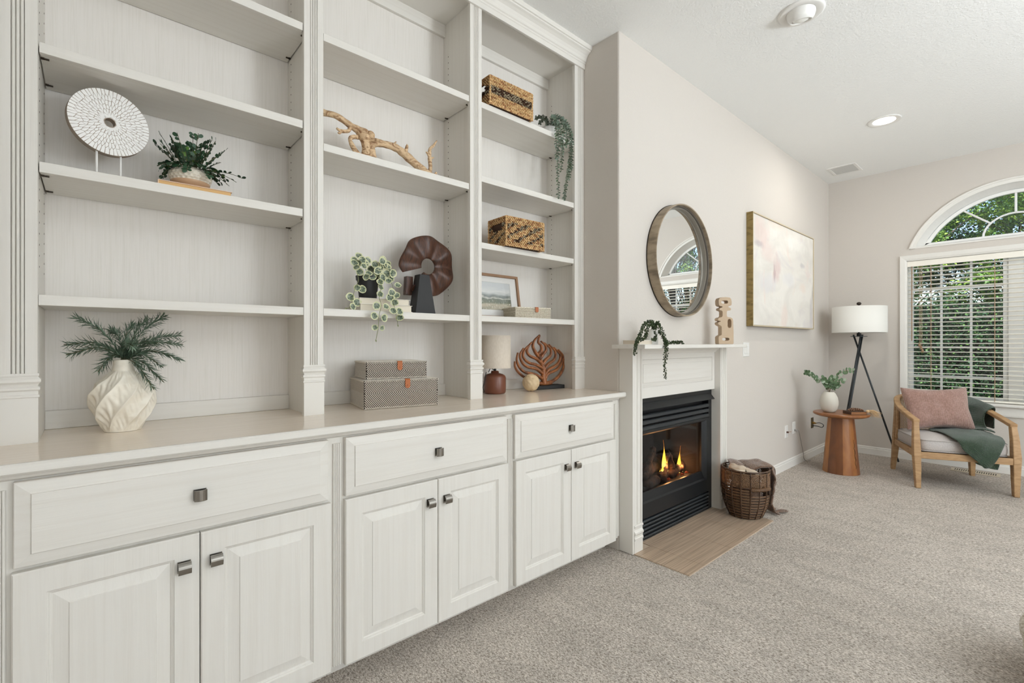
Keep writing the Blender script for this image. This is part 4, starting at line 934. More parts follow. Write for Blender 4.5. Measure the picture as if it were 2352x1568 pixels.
# seagrass baskets
SG = [mat('golden_seagrass', (218, 184, 134), .75, col2=(178, 134, 84), cs=(90, 90, 90), bump=((200, 200, 200), .4, .001)), mat('brown_seagrass', (160, 112, 72), .75), mat('grey_seagrass', (168, 154, 128), .8, col2=(112, 98, 78), cs=(90, 90, 90)), mat('dark_gap', (70, 46, 28), .9)]
def pill(mb, M, L_, W_, T_, m):
    vs = []; fs = []; n = 6
    for x, s_ in ((-.5, .15), (-.28, .85), (0, 1), (.28, .85), (.5, .15)):
        for j in range(n): a = 2*math.pi*j/n; vs.append((x*L_, s_*T_/2*math.sin(a), s_*W_/2*math.cos(a)))
    for k in range(4):
        for j in range(n): q = (j+1) % n; fs.append((k*n+j, k*n+q, (k+1)*n+q, (k+1)*n+j))
    mb.add(vs, fs, m, M)
def seagrass(label, loc, rz, w_, d_, h_, pattern, group, hole=True):
    b = thing('seagrass_basket', label, 'basket', loc, rz, group); rnd = random.Random(int(w_*1000)); t = .010
    hz0, hz1, hw = h_*.55, h_*.80, d_*.28
    mb = MB()
    mb.box(-w_/2+t, w_/2-t, -d_/2+t, d_/2-t, .002, .008)
    mb.box(-w_/2+.003, w_/2-.003, -d_/2+.003, -d_/2+t, .002, h_-.004).box(-w_/2+.003, w_/2-.003, d_/2-t, d_/2-.003, .002, h_-.004)
    for sx in (-1, 1):
        x0, x1 = sorted((sx*(w_/2-.003), sx*(w_/2-t)))
        mb.box(x0, x1, -d_/2+t, d_/2-t, .002, hz0).box(x0, x1, -d_/2+t, d_/2-t, hz1, h_-.004).box(x0, x1, -d_/2+t, -hw, hz0, hz1).box(x0, x1, hw, d_/2-t, hz0, hz1)
    mb.build('liner_frame', SG[3], b)
    px, pz = .0150, .0078; nz = int(h_/pz)
    def side(Wd, M, holes):
        mb = MB(); nx = int(Wd/px)
        for r_ in range(nz):
            for c_ in range(nx+1):
                x = (c_+.5*(r_ % 2))*Wd/nx; z = (r_+.5)*h_/nz
                if x > Wd+.001: continue
                if holes and abs(x-Wd/2) < hw and hz0 < z < hz1: continue
                k = pattern(r_/nz, c_, r_)
                tl_ = (.38 if r_ % 2 else .62) if k != 2 else (.6 if (r_+c_) % 2 else -.6)
                sc = .84 if k == 2 else 1
                pill(mb, M @ Matrix.Translation((x, -.001, z)) @ Matrix.Rotation(tl_*.9+rnd.uniform(-.15, .15), 4, 'Y'), px*1.28*sc, pz*1.18*sc, .0068, (1 if rnd.random() < .22 else 0) if k != 2 else (2 if rnd.random() < .7 else 3))
        return mb
    for nm, Wd, M, hs in (('f', w_, Matrix.Translation((-w_/2, -d_/2, 0)), 0), ('l', d_, Matrix.Translation((-w_/2, d_/2, 0)) @ Matrix.Rotation(R(-90), 4, 'Z'), 1),
                          ('r', d_, Matrix.Translation((w_/2, -d_/2, 0)) @ Matrix.Rotation(R(90), 4, 'Z'), 1), ('b', w_, Matrix.Translation((w_/2, d_/2, 0)) @ Matrix.Rotation(R(180), 4, 'Z'), 0)):
        side(Wd, M, hs).build('woven_side', SG, b, kind='stuff', smooth=True)
    rim = MB(); cs = [(-w_/2, -d_/2), (w_/2, -d_/2), (w_/2, d_/2), (-w_/2, d_/2)]
    for i in range(4):
        a, c_ = Vector((*cs[i], h_-.003)), Vector((*cs[(i+1) % 4], h_-.003)); n = int((c_-a).length/.011)
        for k in range(n): pill(rim, place(a.lerp(c_, (k+.5)/n), c_-a) @ Matrix.Rotation(.5, 4, 'Z'), .017, .010, .012, 0 if k % 4 else 1)
    for i in range(4):
        a, c_ = Vector((*cs[i], .004)), Vector((*cs[(i+1) % 4], .004)); n = int((c_-a).length/.011)
        for k in range(n): pill(rim, place(a.lerp(c_, (k+.5)/n), c_-a) @ Matrix.Rotation(.4, 4, 'Z'), .016, .009, .013, 0 if k % 4 else 1)
    rim.build('rim', SG, b, kind='stuff', smooth=True)
    for i in range(4): MB().tube([(*cs[i], .0), (*cs[i], h_-.002)], .0055, 8).build('corner_strand', SG[0], b)
    return b
seagrass('golden seagrass basket with a grey middle band, on the uppermost shelf of the right bay', (1.678, 1.982, 2.4265), R(-1), .294, .190, .148, lambda f, c, r: 2 if .36 < f < .62 else 0, 'seagrass baskets')
def diag(f, c, r): return 2 if (.14 < f < .80 and ((c*1.1-r) % 6.5) < 2.7) else 0
seagrass('golden seagrass basket with grey diagonal stripes, on the shelf above the framed print', (1.764, 1.948, 1.7115), R(-3), .263, .155, .157, diag, 'seagrass baskets')

# trailing eucalyptus in a white pot, right bay
EU = mat('dusty_blue_green_leaf', (122, 138, 126), .6, col2=(92, 112, 86), cs=(30, 30, 30)); EU2 = mat('green_purple_leaf', (84, 92, 78), .6)
te = thing('trailing_plant', 'white pot with long dusty green strands hanging over the upper right shelf', 'potted plant', (2.06, 1.985, 2.4265)); O = Vector(te.location)
MB().lathe([(.030, 0), (.036, .004), (.043, .03), (.044, .062), (.040, .064), (.038, .055), (.001, .054)], 32, cap1=False).build('pot', WHITEG, te, smooth=True)
rnd = random.Random(21); lg = round_leaf(.0150, .0125, 7)
strands = [[(2.06, 1.98, 2.49), (2.05, 1.93, 2.535), (2.035, 1.885, 2.47), (2.03, 1.876, 2.38), (2.022, 1.876, 2.25), (2.024, 1.876, 2.14), (2.03, 1.876, 2.045)],
           [(2.07, 1.98, 2.49), (2.09, 1.94, 2.55), (2.085, 1.885, 2.49), (2.065, 1.874, 2.38), (2.06, 1.874, 2.31), (2.05, 1.874, 2.20)],
           [(2.07, 1.98, 2.49), (2.11, 1.94, 2.55), (2.125, 1.885, 2.49), (2.125, 1.874, 2.38), (2.122, 1.874, 2.28), (2.105, 1.874, 2.19), (2.085, 1.874, 2.10), (2.075, 1.874, 2.04)],
           [(2.07, 1.98, 2.49), (2.13, 1.95, 2.53), (2.15, 1.89, 2.46), (2.14, 1.876, 2.36), (2.130, 1.876, 2.27), (2.12, 1.876, 2.17)],
           [(2.06, 1.98, 2.49), (2.07, 1.95, 2.56), (2.10, 1.90, 2.52), (2.10, 1.874, 2.42), (2.09, 1.874, 2.36)],
           [(2.05, 1.98, 2.49), (2.015, 1.96, 2.525), (1.97, 1.95, 2.50), (1.935, 1.94, 2.465)], [(2.05, 1.98, 2.49), (2.0, 1.97, 2.53), (1.95, 1.96, 2.515), (1.915, 1.95, 2.49)], [(2.05, 1.98, 2.49), (2.01, 1.95, 2.51), (1.985, 1.93, 2.475)],
           [(2.03, 1.98, 2.49), (2.03, 1.93, 2.53), (2.015, 1.885, 2.47), (2.012, 1.876, 2.36), (2.01, 1.876, 2.27)],
           [(2.08, 1.98, 2.49), (2.12, 1.93, 2.52), (2.14, 1.88, 2.44), (2.145, 1.874, 2.32), (2.14, 1.874, 2.22)],
           [(2.04, 1.98, 2.49), (2.05, 1.92, 2.52), (2.055, 1.88, 2.44), (2.045, 1.876, 2.34)]]
for i, s_ in enumerate(strands):
    pts = cr(s_, 10); st = MB(O).tube(pts, .0010, 4).build('strand', STEM, te); mb = MB(O)
    ln = sum((pts[k+1]-pts[k]).length for k in range(len(pts)-1)); N = int(ln/.0046)
    for q in range(N):
        f = (q+.5)/N*(len(pts)-1); k = min(int(f), len(pts)-2); p = pts[k].lerp(pts[k+1], f-k); tg = (pts[k+1]-pts[k]).normalized()
        ang = q*1.9; sd_ = Quaternion(tg, ang) @ tg.orthogonal().normalized()
        mb.add(*lg, 0 if 5 > i or i > 7 else 1, place(p, sd_+tg*rnd.uniform(.1, .7), tg+Vector((0, -.5, .2)), rnd.uniform(.75, 1.15), rnd.uniform(-.6, .6)))
    mb.build('leaves', [EU, EU2], st, kind='stuff', smooth=True)

# framed print leaning on the back panel
fp = thing('framed_print', 'watercolour landscape print with white mat in thin brown frame, leaning in the bookcase', 'picture', (1.735, 2.100, 1.3395), rot=(R(-9), 0, 0))
FW = mat('brown_ash_frame', (150, 116, 88), .55, bump=((20, 20, 200), .2, .001)); w_, h_, t = .405, .262, .014
MB().loops([[(-a, y, z0), (a, y, z0), (a, y, z1), (-a, y, z1)] for a, z0, z1, y in [(w_/2, 0, h_, .012), (w_/2, 0, h_, -.012), (w_/2-t, t, h_-t, -.012), (w_/2-t, t, h_-t, .004)]], cap0=False, cap1=False).build('frame', FW, fp)
MB().loops([[(-a, y, z0), (a, y, z0), (a, y, z1), (-a, y, z1)] for a, z0, z1, y in [(w_/2-t, t, h_-t, .000), (w_/2-.062, .050, h_-.046, .000), (w_/2-.0635, .0515, h_-.0475, .002)]], cap0=False, cap1=False).build('mat_board', WHITEG, fp)
PR = bpy.data.materials.new('watercolour_landscape'); PR.use_nodes = True
def print_nodes():
    t = PR.node_tree; b = t.nodes['Principled BSDF']; L = t.links.new; b.inputs['Roughness'].default_value = .35; tc = t.nodes.new('ShaderNodeTexCoord')
    sp = t.nodes.new('ShaderNodeSeparateXYZ'); L(tc.outputs['Generated'], sp.inputs[0]); n = t.nodes.new('ShaderNodeTexNoise'); n.inputs['Scale'].default_value = 1; n.inputs['Detail'].default_value = 6
    mp = t.nodes.new('ShaderNodeMapping'); mp.inputs['Scale'].default_value = (3.2, 1, 9); L(tc.outputs['Generated'], mp.inputs[0]); L(mp.outputs[0], n.inputs['Vector'])
    ma = t.nodes.new('ShaderNodeMath'); ma.operation = 'MULTIPLY_ADD'; ma.inputs[1].default_value = .34; L(n.outputs['Fac'], ma.inputs[0]); L(sp.outputs['Z'], ma.inputs[2])
    r = t.nodes.new('ShaderNodeValToRGB'); e = r.color_ramp.elements; e[0].position = .12; e[0].color = (*s2l((96, 96, 84)), 1); e[1].position = 1.0; e[1].color = (*s2l((206, 210, 212)), 1)
    for p, c in ((.24, (168, 160, 138)), (.34, (196, 184, 160)), (.44, (120, 124, 104)), (.56, (108, 116, 104)), (.60, (206, 206, 196)), (.64, (118, 126, 122)), (.72, (168, 174, 174)), (.84, (222, 224, 222))):
        q = e.new(p); q.color = (*s2l(c), 1)
    L(ma.outputs[0], r.inputs[0])
    n2 = t.nodes.new('ShaderNodeTexNoise'); n2.inputs['Scale'].default_value = 1; n2.inputs['Detail'].default_value = 3; mp2 = t.nodes.new('ShaderNodeMapping'); mp2.inputs['Scale'].default_value = (46, 1, 11); mp2.inputs['Rotation'].default_value = (0, .35, 0)
    L(tc.outputs['Generated'], mp2.inputs[0]); L(mp2.outputs[0], n2.inputs['Vector']); r3 = t.nodes.new('ShaderNodeValToRGB'); r3.color_ramp.elements[0].position = .58; r3.color_ramp.elements[1].position = .66
    r4 = t.nodes.new('ShaderNodeValToRGB'); r4.color_ramp.elements[0].position = .30; r4.color_ramp.elements[1].position = .45; r4.color_ramp.elements[0].color = (1, 1, 1, 1); r4.color_ramp.elements[1].color = (0, 0, 0, 1)
    L(n2.outputs['Fac'], r3.inputs[0]); L(sp.outputs['Z'], r4.inputs[0]); mu = t.nodes.new('ShaderNodeMath'); mu.operation = 'MULTIPLY'; L(r3.outputs[0], mu.inputs[0]); L(r4.outputs[0], mu.inputs[1])
    mx = t.nodes.new('ShaderNodeMix'); mx.data_type = 'RGBA'; mx.inputs[7].default_value = (*s2l((226, 224, 214)), 1); L(mu.outputs[0], mx.inputs[0]); L(r.outputs[0], mx.inputs[6]); L(mx.outputs[2], b.inputs['Base Color'])
print_nodes()
MB().box(-w_/2+.062, w_/2-.062, .0025, .004, .050, h_-.046).build('print', PR, fp)
MB().box(-w_/2+t, w_/2-t, .0045, .010, t, h_-t).build('backing_board', FW, fp)
MB().box(-w_/2+t, w_/2-t, -.006, -.0045, t, h_-t).build('glass', WG, fp)

# pale woven box
pb = thing('woven_box', 'small pale woven box with a brown leather tab, in front of the framed print', 'box', (1.902, 2.012, 1.3395), R(-14))
w_, d_, h_ = .232, .160, .062; LW = mat('whitewashed_straw', (226, 219, 204), .75, col2=(188, 176, 154), cs=(160, 160, 160), crange=(.45, .7))
MB().box(-w_/2+.003, w_/2-.003, -d_/2+.003, d_/2-.003, 0, h_-.006).build('box_body', LW, pb)
mb = MB(); nz = 8
for (Wd, M) in ((w_, Matrix.Translation((-w_/2, -d_/2, 0))), (d_, Matrix.Translation((-w_/2, d_/2, 0)) @ Matrix.Rotation(R(-90), 4, 'Z')), (d_, Matrix.Translation((w_/2, -d_/2, 0)) @ Matrix.Rotation(R(90), 4, 'Z'))):
    for r_ in range(nz):
        n = int(Wd/.0065)
        for c_ in range(n): pill(mb, M @ Matrix.Translation(((c_+.5)*Wd/n, .001, (r_+.5)*(h_-.006)/nz)) @ Matrix.Rotation(.6 if (r_ % 2) else -.6, 4, 'Y'), .0098, .0050, .006, 0)
mb.build('woven_side', LW, pb, kind='stuff', smooth=True)
MB().box(-w_/2-.001, w_/2+.001, -d_/2-.002, d_/2, h_-.006, h_).build('lid', LW, pb, bevel=.002)
MB().grid([[(.010, -d_/2+.01, h_+.001), (.030, -d_/2+.01, h_+.001)], [(.010, -d_/2-.004, h_+.001), (.030, -d_/2-.004, h_+.001)], [(.010, -d_/2-.006, h_-.004), (.030, -d_/2-.006, h_-.004)], [(.010, -d_/2-.006, h_-.022), (.030, -d_/2-.006, h_-.022)], [(.014, -d_/2-.006, h_-.028), (.026, -d_/2-.006, h_-.028)]]).build('leather_tab', LEA, pb, solid=.002)

# small table lamp
tlm = thing('table_lamp', 'small table lamp with brown ceramic jug base and tall beige linen shade', 'lamp', (1.682, 2.035, .9185))
BC = mat('reddish_brown_glaze', (112, 66, 48), .32, bump=((10, 10, 10), .05, .001))
MB().lathe([(.052, 0), (.058, .004), (.061, .012), (.061, .088), (.056, .100), (.044, .108), (.028, .112), (.022, .114), (.022, .122), (.019, .124), (.019, .126), (.001, .126)], 48).build('base', BC, tlm, smooth=True)
LIN = mat('beige_linen_shade', (214, 203, 189), .85, col2=(205, 193, 178), cs=(260, 260, 60), bump=((400, 400, 90), .25, .001))
MB().lathe([(.088, .142), (.0875, .322), (.0855, .322), (.086, .142), (.088, .142)], 56, cap0=False, cap1=False).build('shade', LIN, tlm, smooth=True)
MB().tube([(0, 0, .124), (0, 0, .23)], .008, 10).build('socket', BLACKM, tlm)
MB().lathe([(.003, .20), (.02, .215), (.028, .24), (.02, .262), (.004, .27)], 16).build('bulb', mat('unlit_bulb', (235, 235, 230), .3), tlm, smooth=True)
MB().tube(cr([(.0, .012, .13), (-.03, .0, .142), (-.045, -.012, .138), (-.055, -.01, .12)]), .0022, 6).tube(cr([(-.055, .01, .12), (-.072, .0, .075), (-.083, .0, .04), (-.07, .01, .012), (-.03, .07, .004)]), .0022, 6).build('cord', mat('black_fabric_cord', (32, 30, 30), .6), tlm, smooth=True, kind='stuff')

# carved leaf sculpture
LFM = mat('carved_walnut', (158, 98, 56), .4, col2=(96, 56, 34), cs=(30, 30, 14), cdist=1.5, crange=(.4, .7), bump=((50, 50, 30), .25, .0015), spec=.5)
ls = thing('leaf_sculpture', 'openwork carved wooden leaf sculpture on a flat black base', 'sculpture', (2.100, 2.040, .9185), R(-8))
MB().box(-.105, .112, -.038, .038, 0, .022).build('base', BW, ls, bevel=.003)
# centre line of the leaf in local XZ: stem leans, tip on the left; right and left ribs sweep upward
def rib(pts, rs, nm='rib'): return MB().tube(cr([(x, 0, z) for x, z in pts], 7), [rs[0]+(rs[1]-rs[0])*i/(7*(len(pts)-1)) for i in range(7*(len(pts)-1)+1)], 8, flat=1.5, up=(0, 1, 0)).build(nm, LFM, ls, smooth=True)
def lq(px, py): return ((px-1605)/2280, (1330-py)/3248)
stem_p = [lq(*q) for q in ((1565, 1240), (1548, 1120), (1545, 1000), (1535, 880), (1500, 780), (1455, 630))]
MB().tube(cr([(x, 0, z) for x, z in stem_p], 7), [.020-.011*i/35 for i in range(36)], 10, flat=1.0, up=(0, 1, 0)).build('stem', LFM, ls, smooth=True)
for q in ([(1520, 1225), (1380, 1190), (1240, 1100), (1120, 980), (1068, 870), (1064, 770)], [(1520, 1130), (1400, 1040), (1230, 985), (1140, 890), (1095, 750), (1112, 605)], [(1530, 1030), (1420, 930), (1270, 885), (1180, 790), (1148, 650), (1205, 520)],
          [(1530, 930), (1420, 850), (1290, 800), (1205, 700), (1210, 580), (1292, 465)], [(1500, 810), (1420, 730), (1310, 670), (1262, 580), (1290, 480), (1352, 400)], [(1455, 680), (1400, 590), (1362, 480), (1390, 370), (1480, 262)],
          [(1455, 650), (1510, 560), (1505, 470), (1455, 400), (1480, 270)], [(1470, 740), (1540, 640), (1592, 560), (1575, 460), (1502, 385)], [(1525, 850), (1580, 760), (1672, 660), (1668, 530), (1562, 420)],
          [(1550, 950), (1620, 850), (1745, 740), (1755, 590), (1642, 450)], [(1555, 1060), (1640, 950), (1800, 840), (1850, 670), (1732, 510)], [(1570, 1140), (1620, 1040), (1780, 960), (1880, 820), (1895, 680), (1812, 555)],
          [(1560, 1225), (1700, 1190), (1830, 1080), (1905, 920), (1915, 780), (1880, 660)]):
    rib([lq(*a) for a in q], (.0108, .0052))
MB().tube(cr([(-.06, 0, .034), (-.02, 0, .030), (.035, 0, .034)], 6), .011, 8, flat=1.3, up=(0, 1, 0)).build('foot', LFM, ls, smooth=True)
bl_ = MB(); n = 28; P = []
for i in range(n+1):
    row = []
    for j in range(48):
        th_ = math.pi*i/n; a = 2*math.pi*j/48; d = Vector((math.sin(th_)*math.cos(a), math.sin(th_)*math.sin(a), math.cos(th_)))
        nn = noise.noise(d*2.6+Vector((3, 1, 2))); r_ = .048+.0045*min(1, abs(nn)*5)-.002+.001*noise.noise(d*9); p = d*r_+Vector((0, 0, .0505)); row.append(tuple(p))
    P.append(row)
bl_.grid(P, closed=True)
bo = bl_.build('carved_ball', mat('pale_carved_wood', (222, 200, 164), .6, col2=(206, 180, 142), cs=(25, 25, 25), bump=((40, 40, 40), .15, .001)), None, smooth=True); bo.location = (1.912, 1.985, .9185)
tag(bo, 'pale carved ball with raised ridges, in front of the leaf sculpture', 'ball')
# ---------------------------------------------------------------- mantel things, mirror, painting
sb = thing('book', 'white hardback lying flat on the left end of the mantel shelf', 'book', (2.285, 1.515, 1.1905), R(0))
w_, d_, h_ = .128, .110, .024; CW = mat('white_cloth_cover', (232, 229, 222), .7); PGM = mat('cream_pages', (214, 203, 186), .85, bump=((8, 8, 900), .3, .0006))
MB().box(-w_/2, w_/2, -d_/2, d_/2, 0, .002).build('cover', CW, sb); MB().box(-w_/2, w_/2, -d_/2, d_/2, h_-.002, h_).build('cover', CW, sb); MB().box(w_/2-.002, w_/2, -d_/2, d_/2, .002, h_-.002).build('spine', CW, sb)
MB().box(-w_/2+.003, w_/2-.002, -d_/2+.003, d_/2-.003, .002, h_-.002).build('page_block', PGM, sb)
st = thing('trailing_succulent', 'string-of-pearls style succulent spilling out of a white cylinder pot on the mantel', 'potted plant', (2.452, 1.53, 1.1905)); O = Vector(st.location)
MB().lathe([(.036, 0), (.038, .003), (.038, .088), (.035, .088), (.034, .078), (.001, .077)], 36, cap1=False).build('pot', mat('white_plaster_pot', (234, 232, 226), .7, bump=((60, 60, 60), .3, .003)), st, smooth=False, auto=40)
BEAD = mat('dark_green_bead_leaf', (62, 80, 38), .5, col2=(38, 54, 30), cs=(60, 60, 60)); rnd = random.Random(9)
bm_ = leaf_geo(.0095, .0058, 2, -.3, .1)
strs = [[(2.45, 1.52, 1.27), (2.425, 1.50, 1.315), (2.33, 1.48, 1.318), (2.262, 1.46, 1.292), (2.205, 1.44, 1.255), (2.165, 1.43, 1.222), (2.125, 1.412, 1.203), (2.10, 1.404, 1.175), (2.095, 1.404, 1.135)],
        [(2.45, 1.52, 1.27), (2.40, 1.49, 1.312), (2.35, 1.47, 1.312), (2.285, 1.455, 1.275), (2.25, 1.44, 1.235), (2.19, 1.43, 1.213)],
        [(2.46, 1.52, 1.27), (2.45, 1.49, 1.318), (2.425, 1.465, 1.30), (2.425, 1.45, 1.25), (2.44, 1.435, 1.212), (2.40, 1.408, 1.185), (2.385, 1.404, 1.12), (2.388, 1.404, 1.06), (2.388, 1.404, 1.00)],
        [(2.46, 1.52, 1.27), (2.46, 1.50, 1.31), (2.45, 1.46, 1.28), (2.46, 1.445, 1.22), (2.43, 1.42, 1.20), (2.41, 1.405, 1.17), (2.395, 1.404, 1.10)],
        [(2.46, 1.52, 1.27), (2.47, 1.48, 1.26), (2.49, 1.46, 1.205), (2.56, 1.46, 1.202), (2.62, 1.46, 1.203), (2.69, 1.46, 1.202)],
        [(2.45, 1.52, 1.27), (2.41, 1.48, 1.29), (2.38, 1.46, 1.24), (2.36, 1.45, 1.218), (2.33, 1.45, 1.222)]]
for s_ in strs:
    pts = cr(s_, 9); q_ = MB(O).tube(pts, .0011, 4).build('strand', STEM, st); mb = MB(O); ln = sum((pts[k+1]-pts[k]).length for k in range(len(pts)-1)); N = int(ln/.0015)
    for q in range(N):
        f = (q+.5)/N*(len(pts)-1); k = min(int(f), len(pts)-2); p = pts[k].lerp(pts[k+1], f-k); tg = (pts[k+1]-pts[k]).normalized(); sd_ = Quaternion(tg, rnd.uniform(0, 6.28)) @ tg.orthogonal().normalized()
        c = p+sd_*rnd.uniform(.004, .0105)
        if c.z < 1.193 and c.y > 1.415: c.z = 1.194
        mb.add(*bm_, 0, place(p+sd_*.001, sd_+tg*rnd.uniform(-.5, .8), tg, rnd.uniform(.8, 1.5)))
        if q % 2 == 0: mb.ball(tuple(c), .0034, 5, 4)
    mb.build('bead_leaves', BEAD, q_, kind='stuff')
# tan sculpture with cut-outs (front outline in x,z; holes cut by a boolean)
SAND = mat('sand_stone', (190, 168, 143), .8, bump=((150, 150, 150), .2, .001))
sc = thing('cutout_sculpture', 'tan stone abstract totem sculpture with oval cut-outs near the right end of the mantel', 'sculpture', (3.345, 1.505, 1.1905)); O = Vector(sc.location)
def rp(pts, k=4):
    P = pts+pts[:3]; out = []
    for i in range(len(pts)):
        a, b, c, d = [Vector(P[(i+j) % len(pts)]) for j in range(4)]
        for j in range(k):
            t = j/k; out.append(tuple(.5*((2*b)+(c-a)*t+(2*a-5*b+4*c-d)*t*t+(3*b-a-3*c+d)*t**3)))
    return out
# pixel sketch units (front face): x 0..1 across, y up 0..1
sk = [(.04, .0), (.30, 0), (.65, 0), (.93, 0), (1.0, .012), (1.0, .10), (1.0, .25), (.985, .38), (.97, .50), (.93, .545), (.80, .57), (.66, .575), (.57, .585), (.55, .62), (.55, .68), (.58, .71), (.70, .715), (.80, .72), (.83, .74), (.82, .765), (.76, .775), (.68, .785), (.64, .80), (.70, .81), (.82, .82), (.87, .84), (.875, .90), (.84, .96), (.76, .99), (.50, 1.0), (.22, .995), (.06, .975), (.0, .93), (.0, .87), (.03, .825), (.12, .805), (.22, .80), (.26, .79), (.20, .775), (.08, .765), (.05, .74), (.08, .718), (.20, .71), (.26, .69), (.26, .60), (.20, .575), (.06, .565), (-.03, .545), (-.04, .515), (.02, .495), (.12, .492), (.14, .482), (.04, .475), (-.03, .455), (-.03, .425), (.06, .40), (.17, .385), (.20, .36), (.20, .20), (.12, .185), (.03, .17), (-.01, .145), (-.0, .02)]
SW, SH = .112, .330
poly = [(-SW/2+x*SW, z*SH) for x, z in sk]
tot = MB().prism(poly, -.024, .024, 'y').mesh('totem', SAND)
def oval(cx, cz, a, b, n=20): 
    out = []
    for i in range(n):
        t = 2*math.pi*i/n; c, s_ = math.cos(t), math.sin(t); out.append((cx+a*abs(c)**.7*(1 if c > 0 else -1), cz+b*abs(s_)**.7*(1 if s_ > 0 else -1)))
    return out
cut = MB()
for cx, cz, a, b in ((.40, .895, .22, .035), (.72, .44, .125, .095), (.47, .105, .24, .032)):
    cut.prism(oval(-SW/2+cx*SW, cz*SH, a*SW, b*SH), -.06, .06, 'y')
body = bpy.data.objects.new('body', tot); COL.objects.link(body); cutter = bpy.data.objects.new('cutter', cut.mesh('cutter', SAND)); COL.objects.link(cutter)
q = body.modifiers.new('b', 'BOOLEAN'); q.object = cutter; q.operation = 'DIFFERENCE'; q.solver = 'EXACT'
bpy.context.view_layer.update(); dg = bpy.context.evaluated_depsgraph_get(); nm = bpy.data.meshes.new_from_object(body.evaluated_get(dg)); nm.materials.clear(); nm.materials.append(SAND)
body.modifiers.clear(); body.data = nm; bpy.data.objects.remove(cutter); body.parent = sc
q = body.modifiers.new('bevel', 'BEVEL'); q.width = .004; q.segments = 2; q.limit_method = 'ANGLE'; q.angle_limit = R(40)
sc.rotation_euler = (0, 0, R(-35))

# round mirror: deep outer band, two inner rings, glass
BRZ = mat('antiqued_bronze_wood', (156, 140, 118), .45, .15, col2=(112, 98, 80), cs=(9, 9, 26), cdetail=5, crange=(.4, .65), bump=((60, 60, 60), .15, .001))
BRD = mat('dark_bronze_edge', (52, 46, 40), .35, .6)
mi = thing('round_mirror', 'round wall mirror in a deep aged bronze frame above the mantel', 'mirror', (2.934, YF, 1.743))
mm = Matrix.Rotation(R(90), 4, 'X')
def ringp(prof, name, m, n=96): return MB().loops([[(r*math.cos(2*math.pi*i/n), r*math.sin(2*math.pi*i/n), z) for i in range(n)] for r, z in prof], M=mm, cap0=False, cap1=False).build(name, m, mi, auto=35)
ringp([(.350, .0), (.368, .0), (.368, .066), (.3675, .067), (.360, .067), (.3595, .066), (.3595, .012), (.350, .012)], 'outer_band', BRZ)
ringp([(.3685, .0), (.3715, .0), (.3715, .005), (.3685, .005), (.3685, .0)], 'back_rim', BRD)
ringp([(.3590, .012), (.3590, .045), (.357, .047), (.354, .047), (.3525, .045), (.3525, .012)], 'inner_ring', mat('dark_grey_ring', (112, 106, 98), .4, .3))
ringp([(.3520, .012), (.3520, .034), (.349, .036), (.344, .036), (.341, .030), (.341, .012)], 'inner_ring', mat('pewter_ring', (150, 144, 134), .35, .35))
MG = mat('mirror_silver', (246, 247, 246), .0, 1.0)
MB().lathe([(.342, .014), (.342, .018)], 96, M=mm).build('mirror_glass', MG, mi)

# large abstract painting
pa = thing('abstract_painting', 'large pale abstract painting with pink and grey strokes in a thin gold box frame', 'painting', (4.81, YF, 1.338))
GOLD = mat('worn_gold_leaf', (150, 128, 80), .42, .5, col2=(112, 94, 56), cs=(14, 14, 40), crange=(.45, .7), bump=((80, 80, 80), .15, .001)); PALEG = mat('pale_gold_edge', (206, 192, 164), .4, .3)
w_, h_ = 1.538, .938
MB().loops([[(-a, y, b0), (a, y, b0), (a, y, b1), (-a, y, b1)] for a, b0, b1, y in [(w_/2, 0, h_, -.001), (w_/2, 0, h_, -.054)]], cap0=False, cap1=False).build('outer_frame', GOLD, pa)
MB().loops([[(-a, y, b0), (a, y, b0), (a, y, b1), (-a, y, b1)] for a, b0, b1, y in [(w_/2, 0, h_, -.0541), (w_/2-.009, .009, h_-.009, -.0541), (w_/2-.009, .009, h_-.009, -.046)]], cap0=False, cap1=False).build('frame_lip', PALEG, pa)
AP = bpy.data.materials.new('abstract_paint'); AP.use_nodes = True
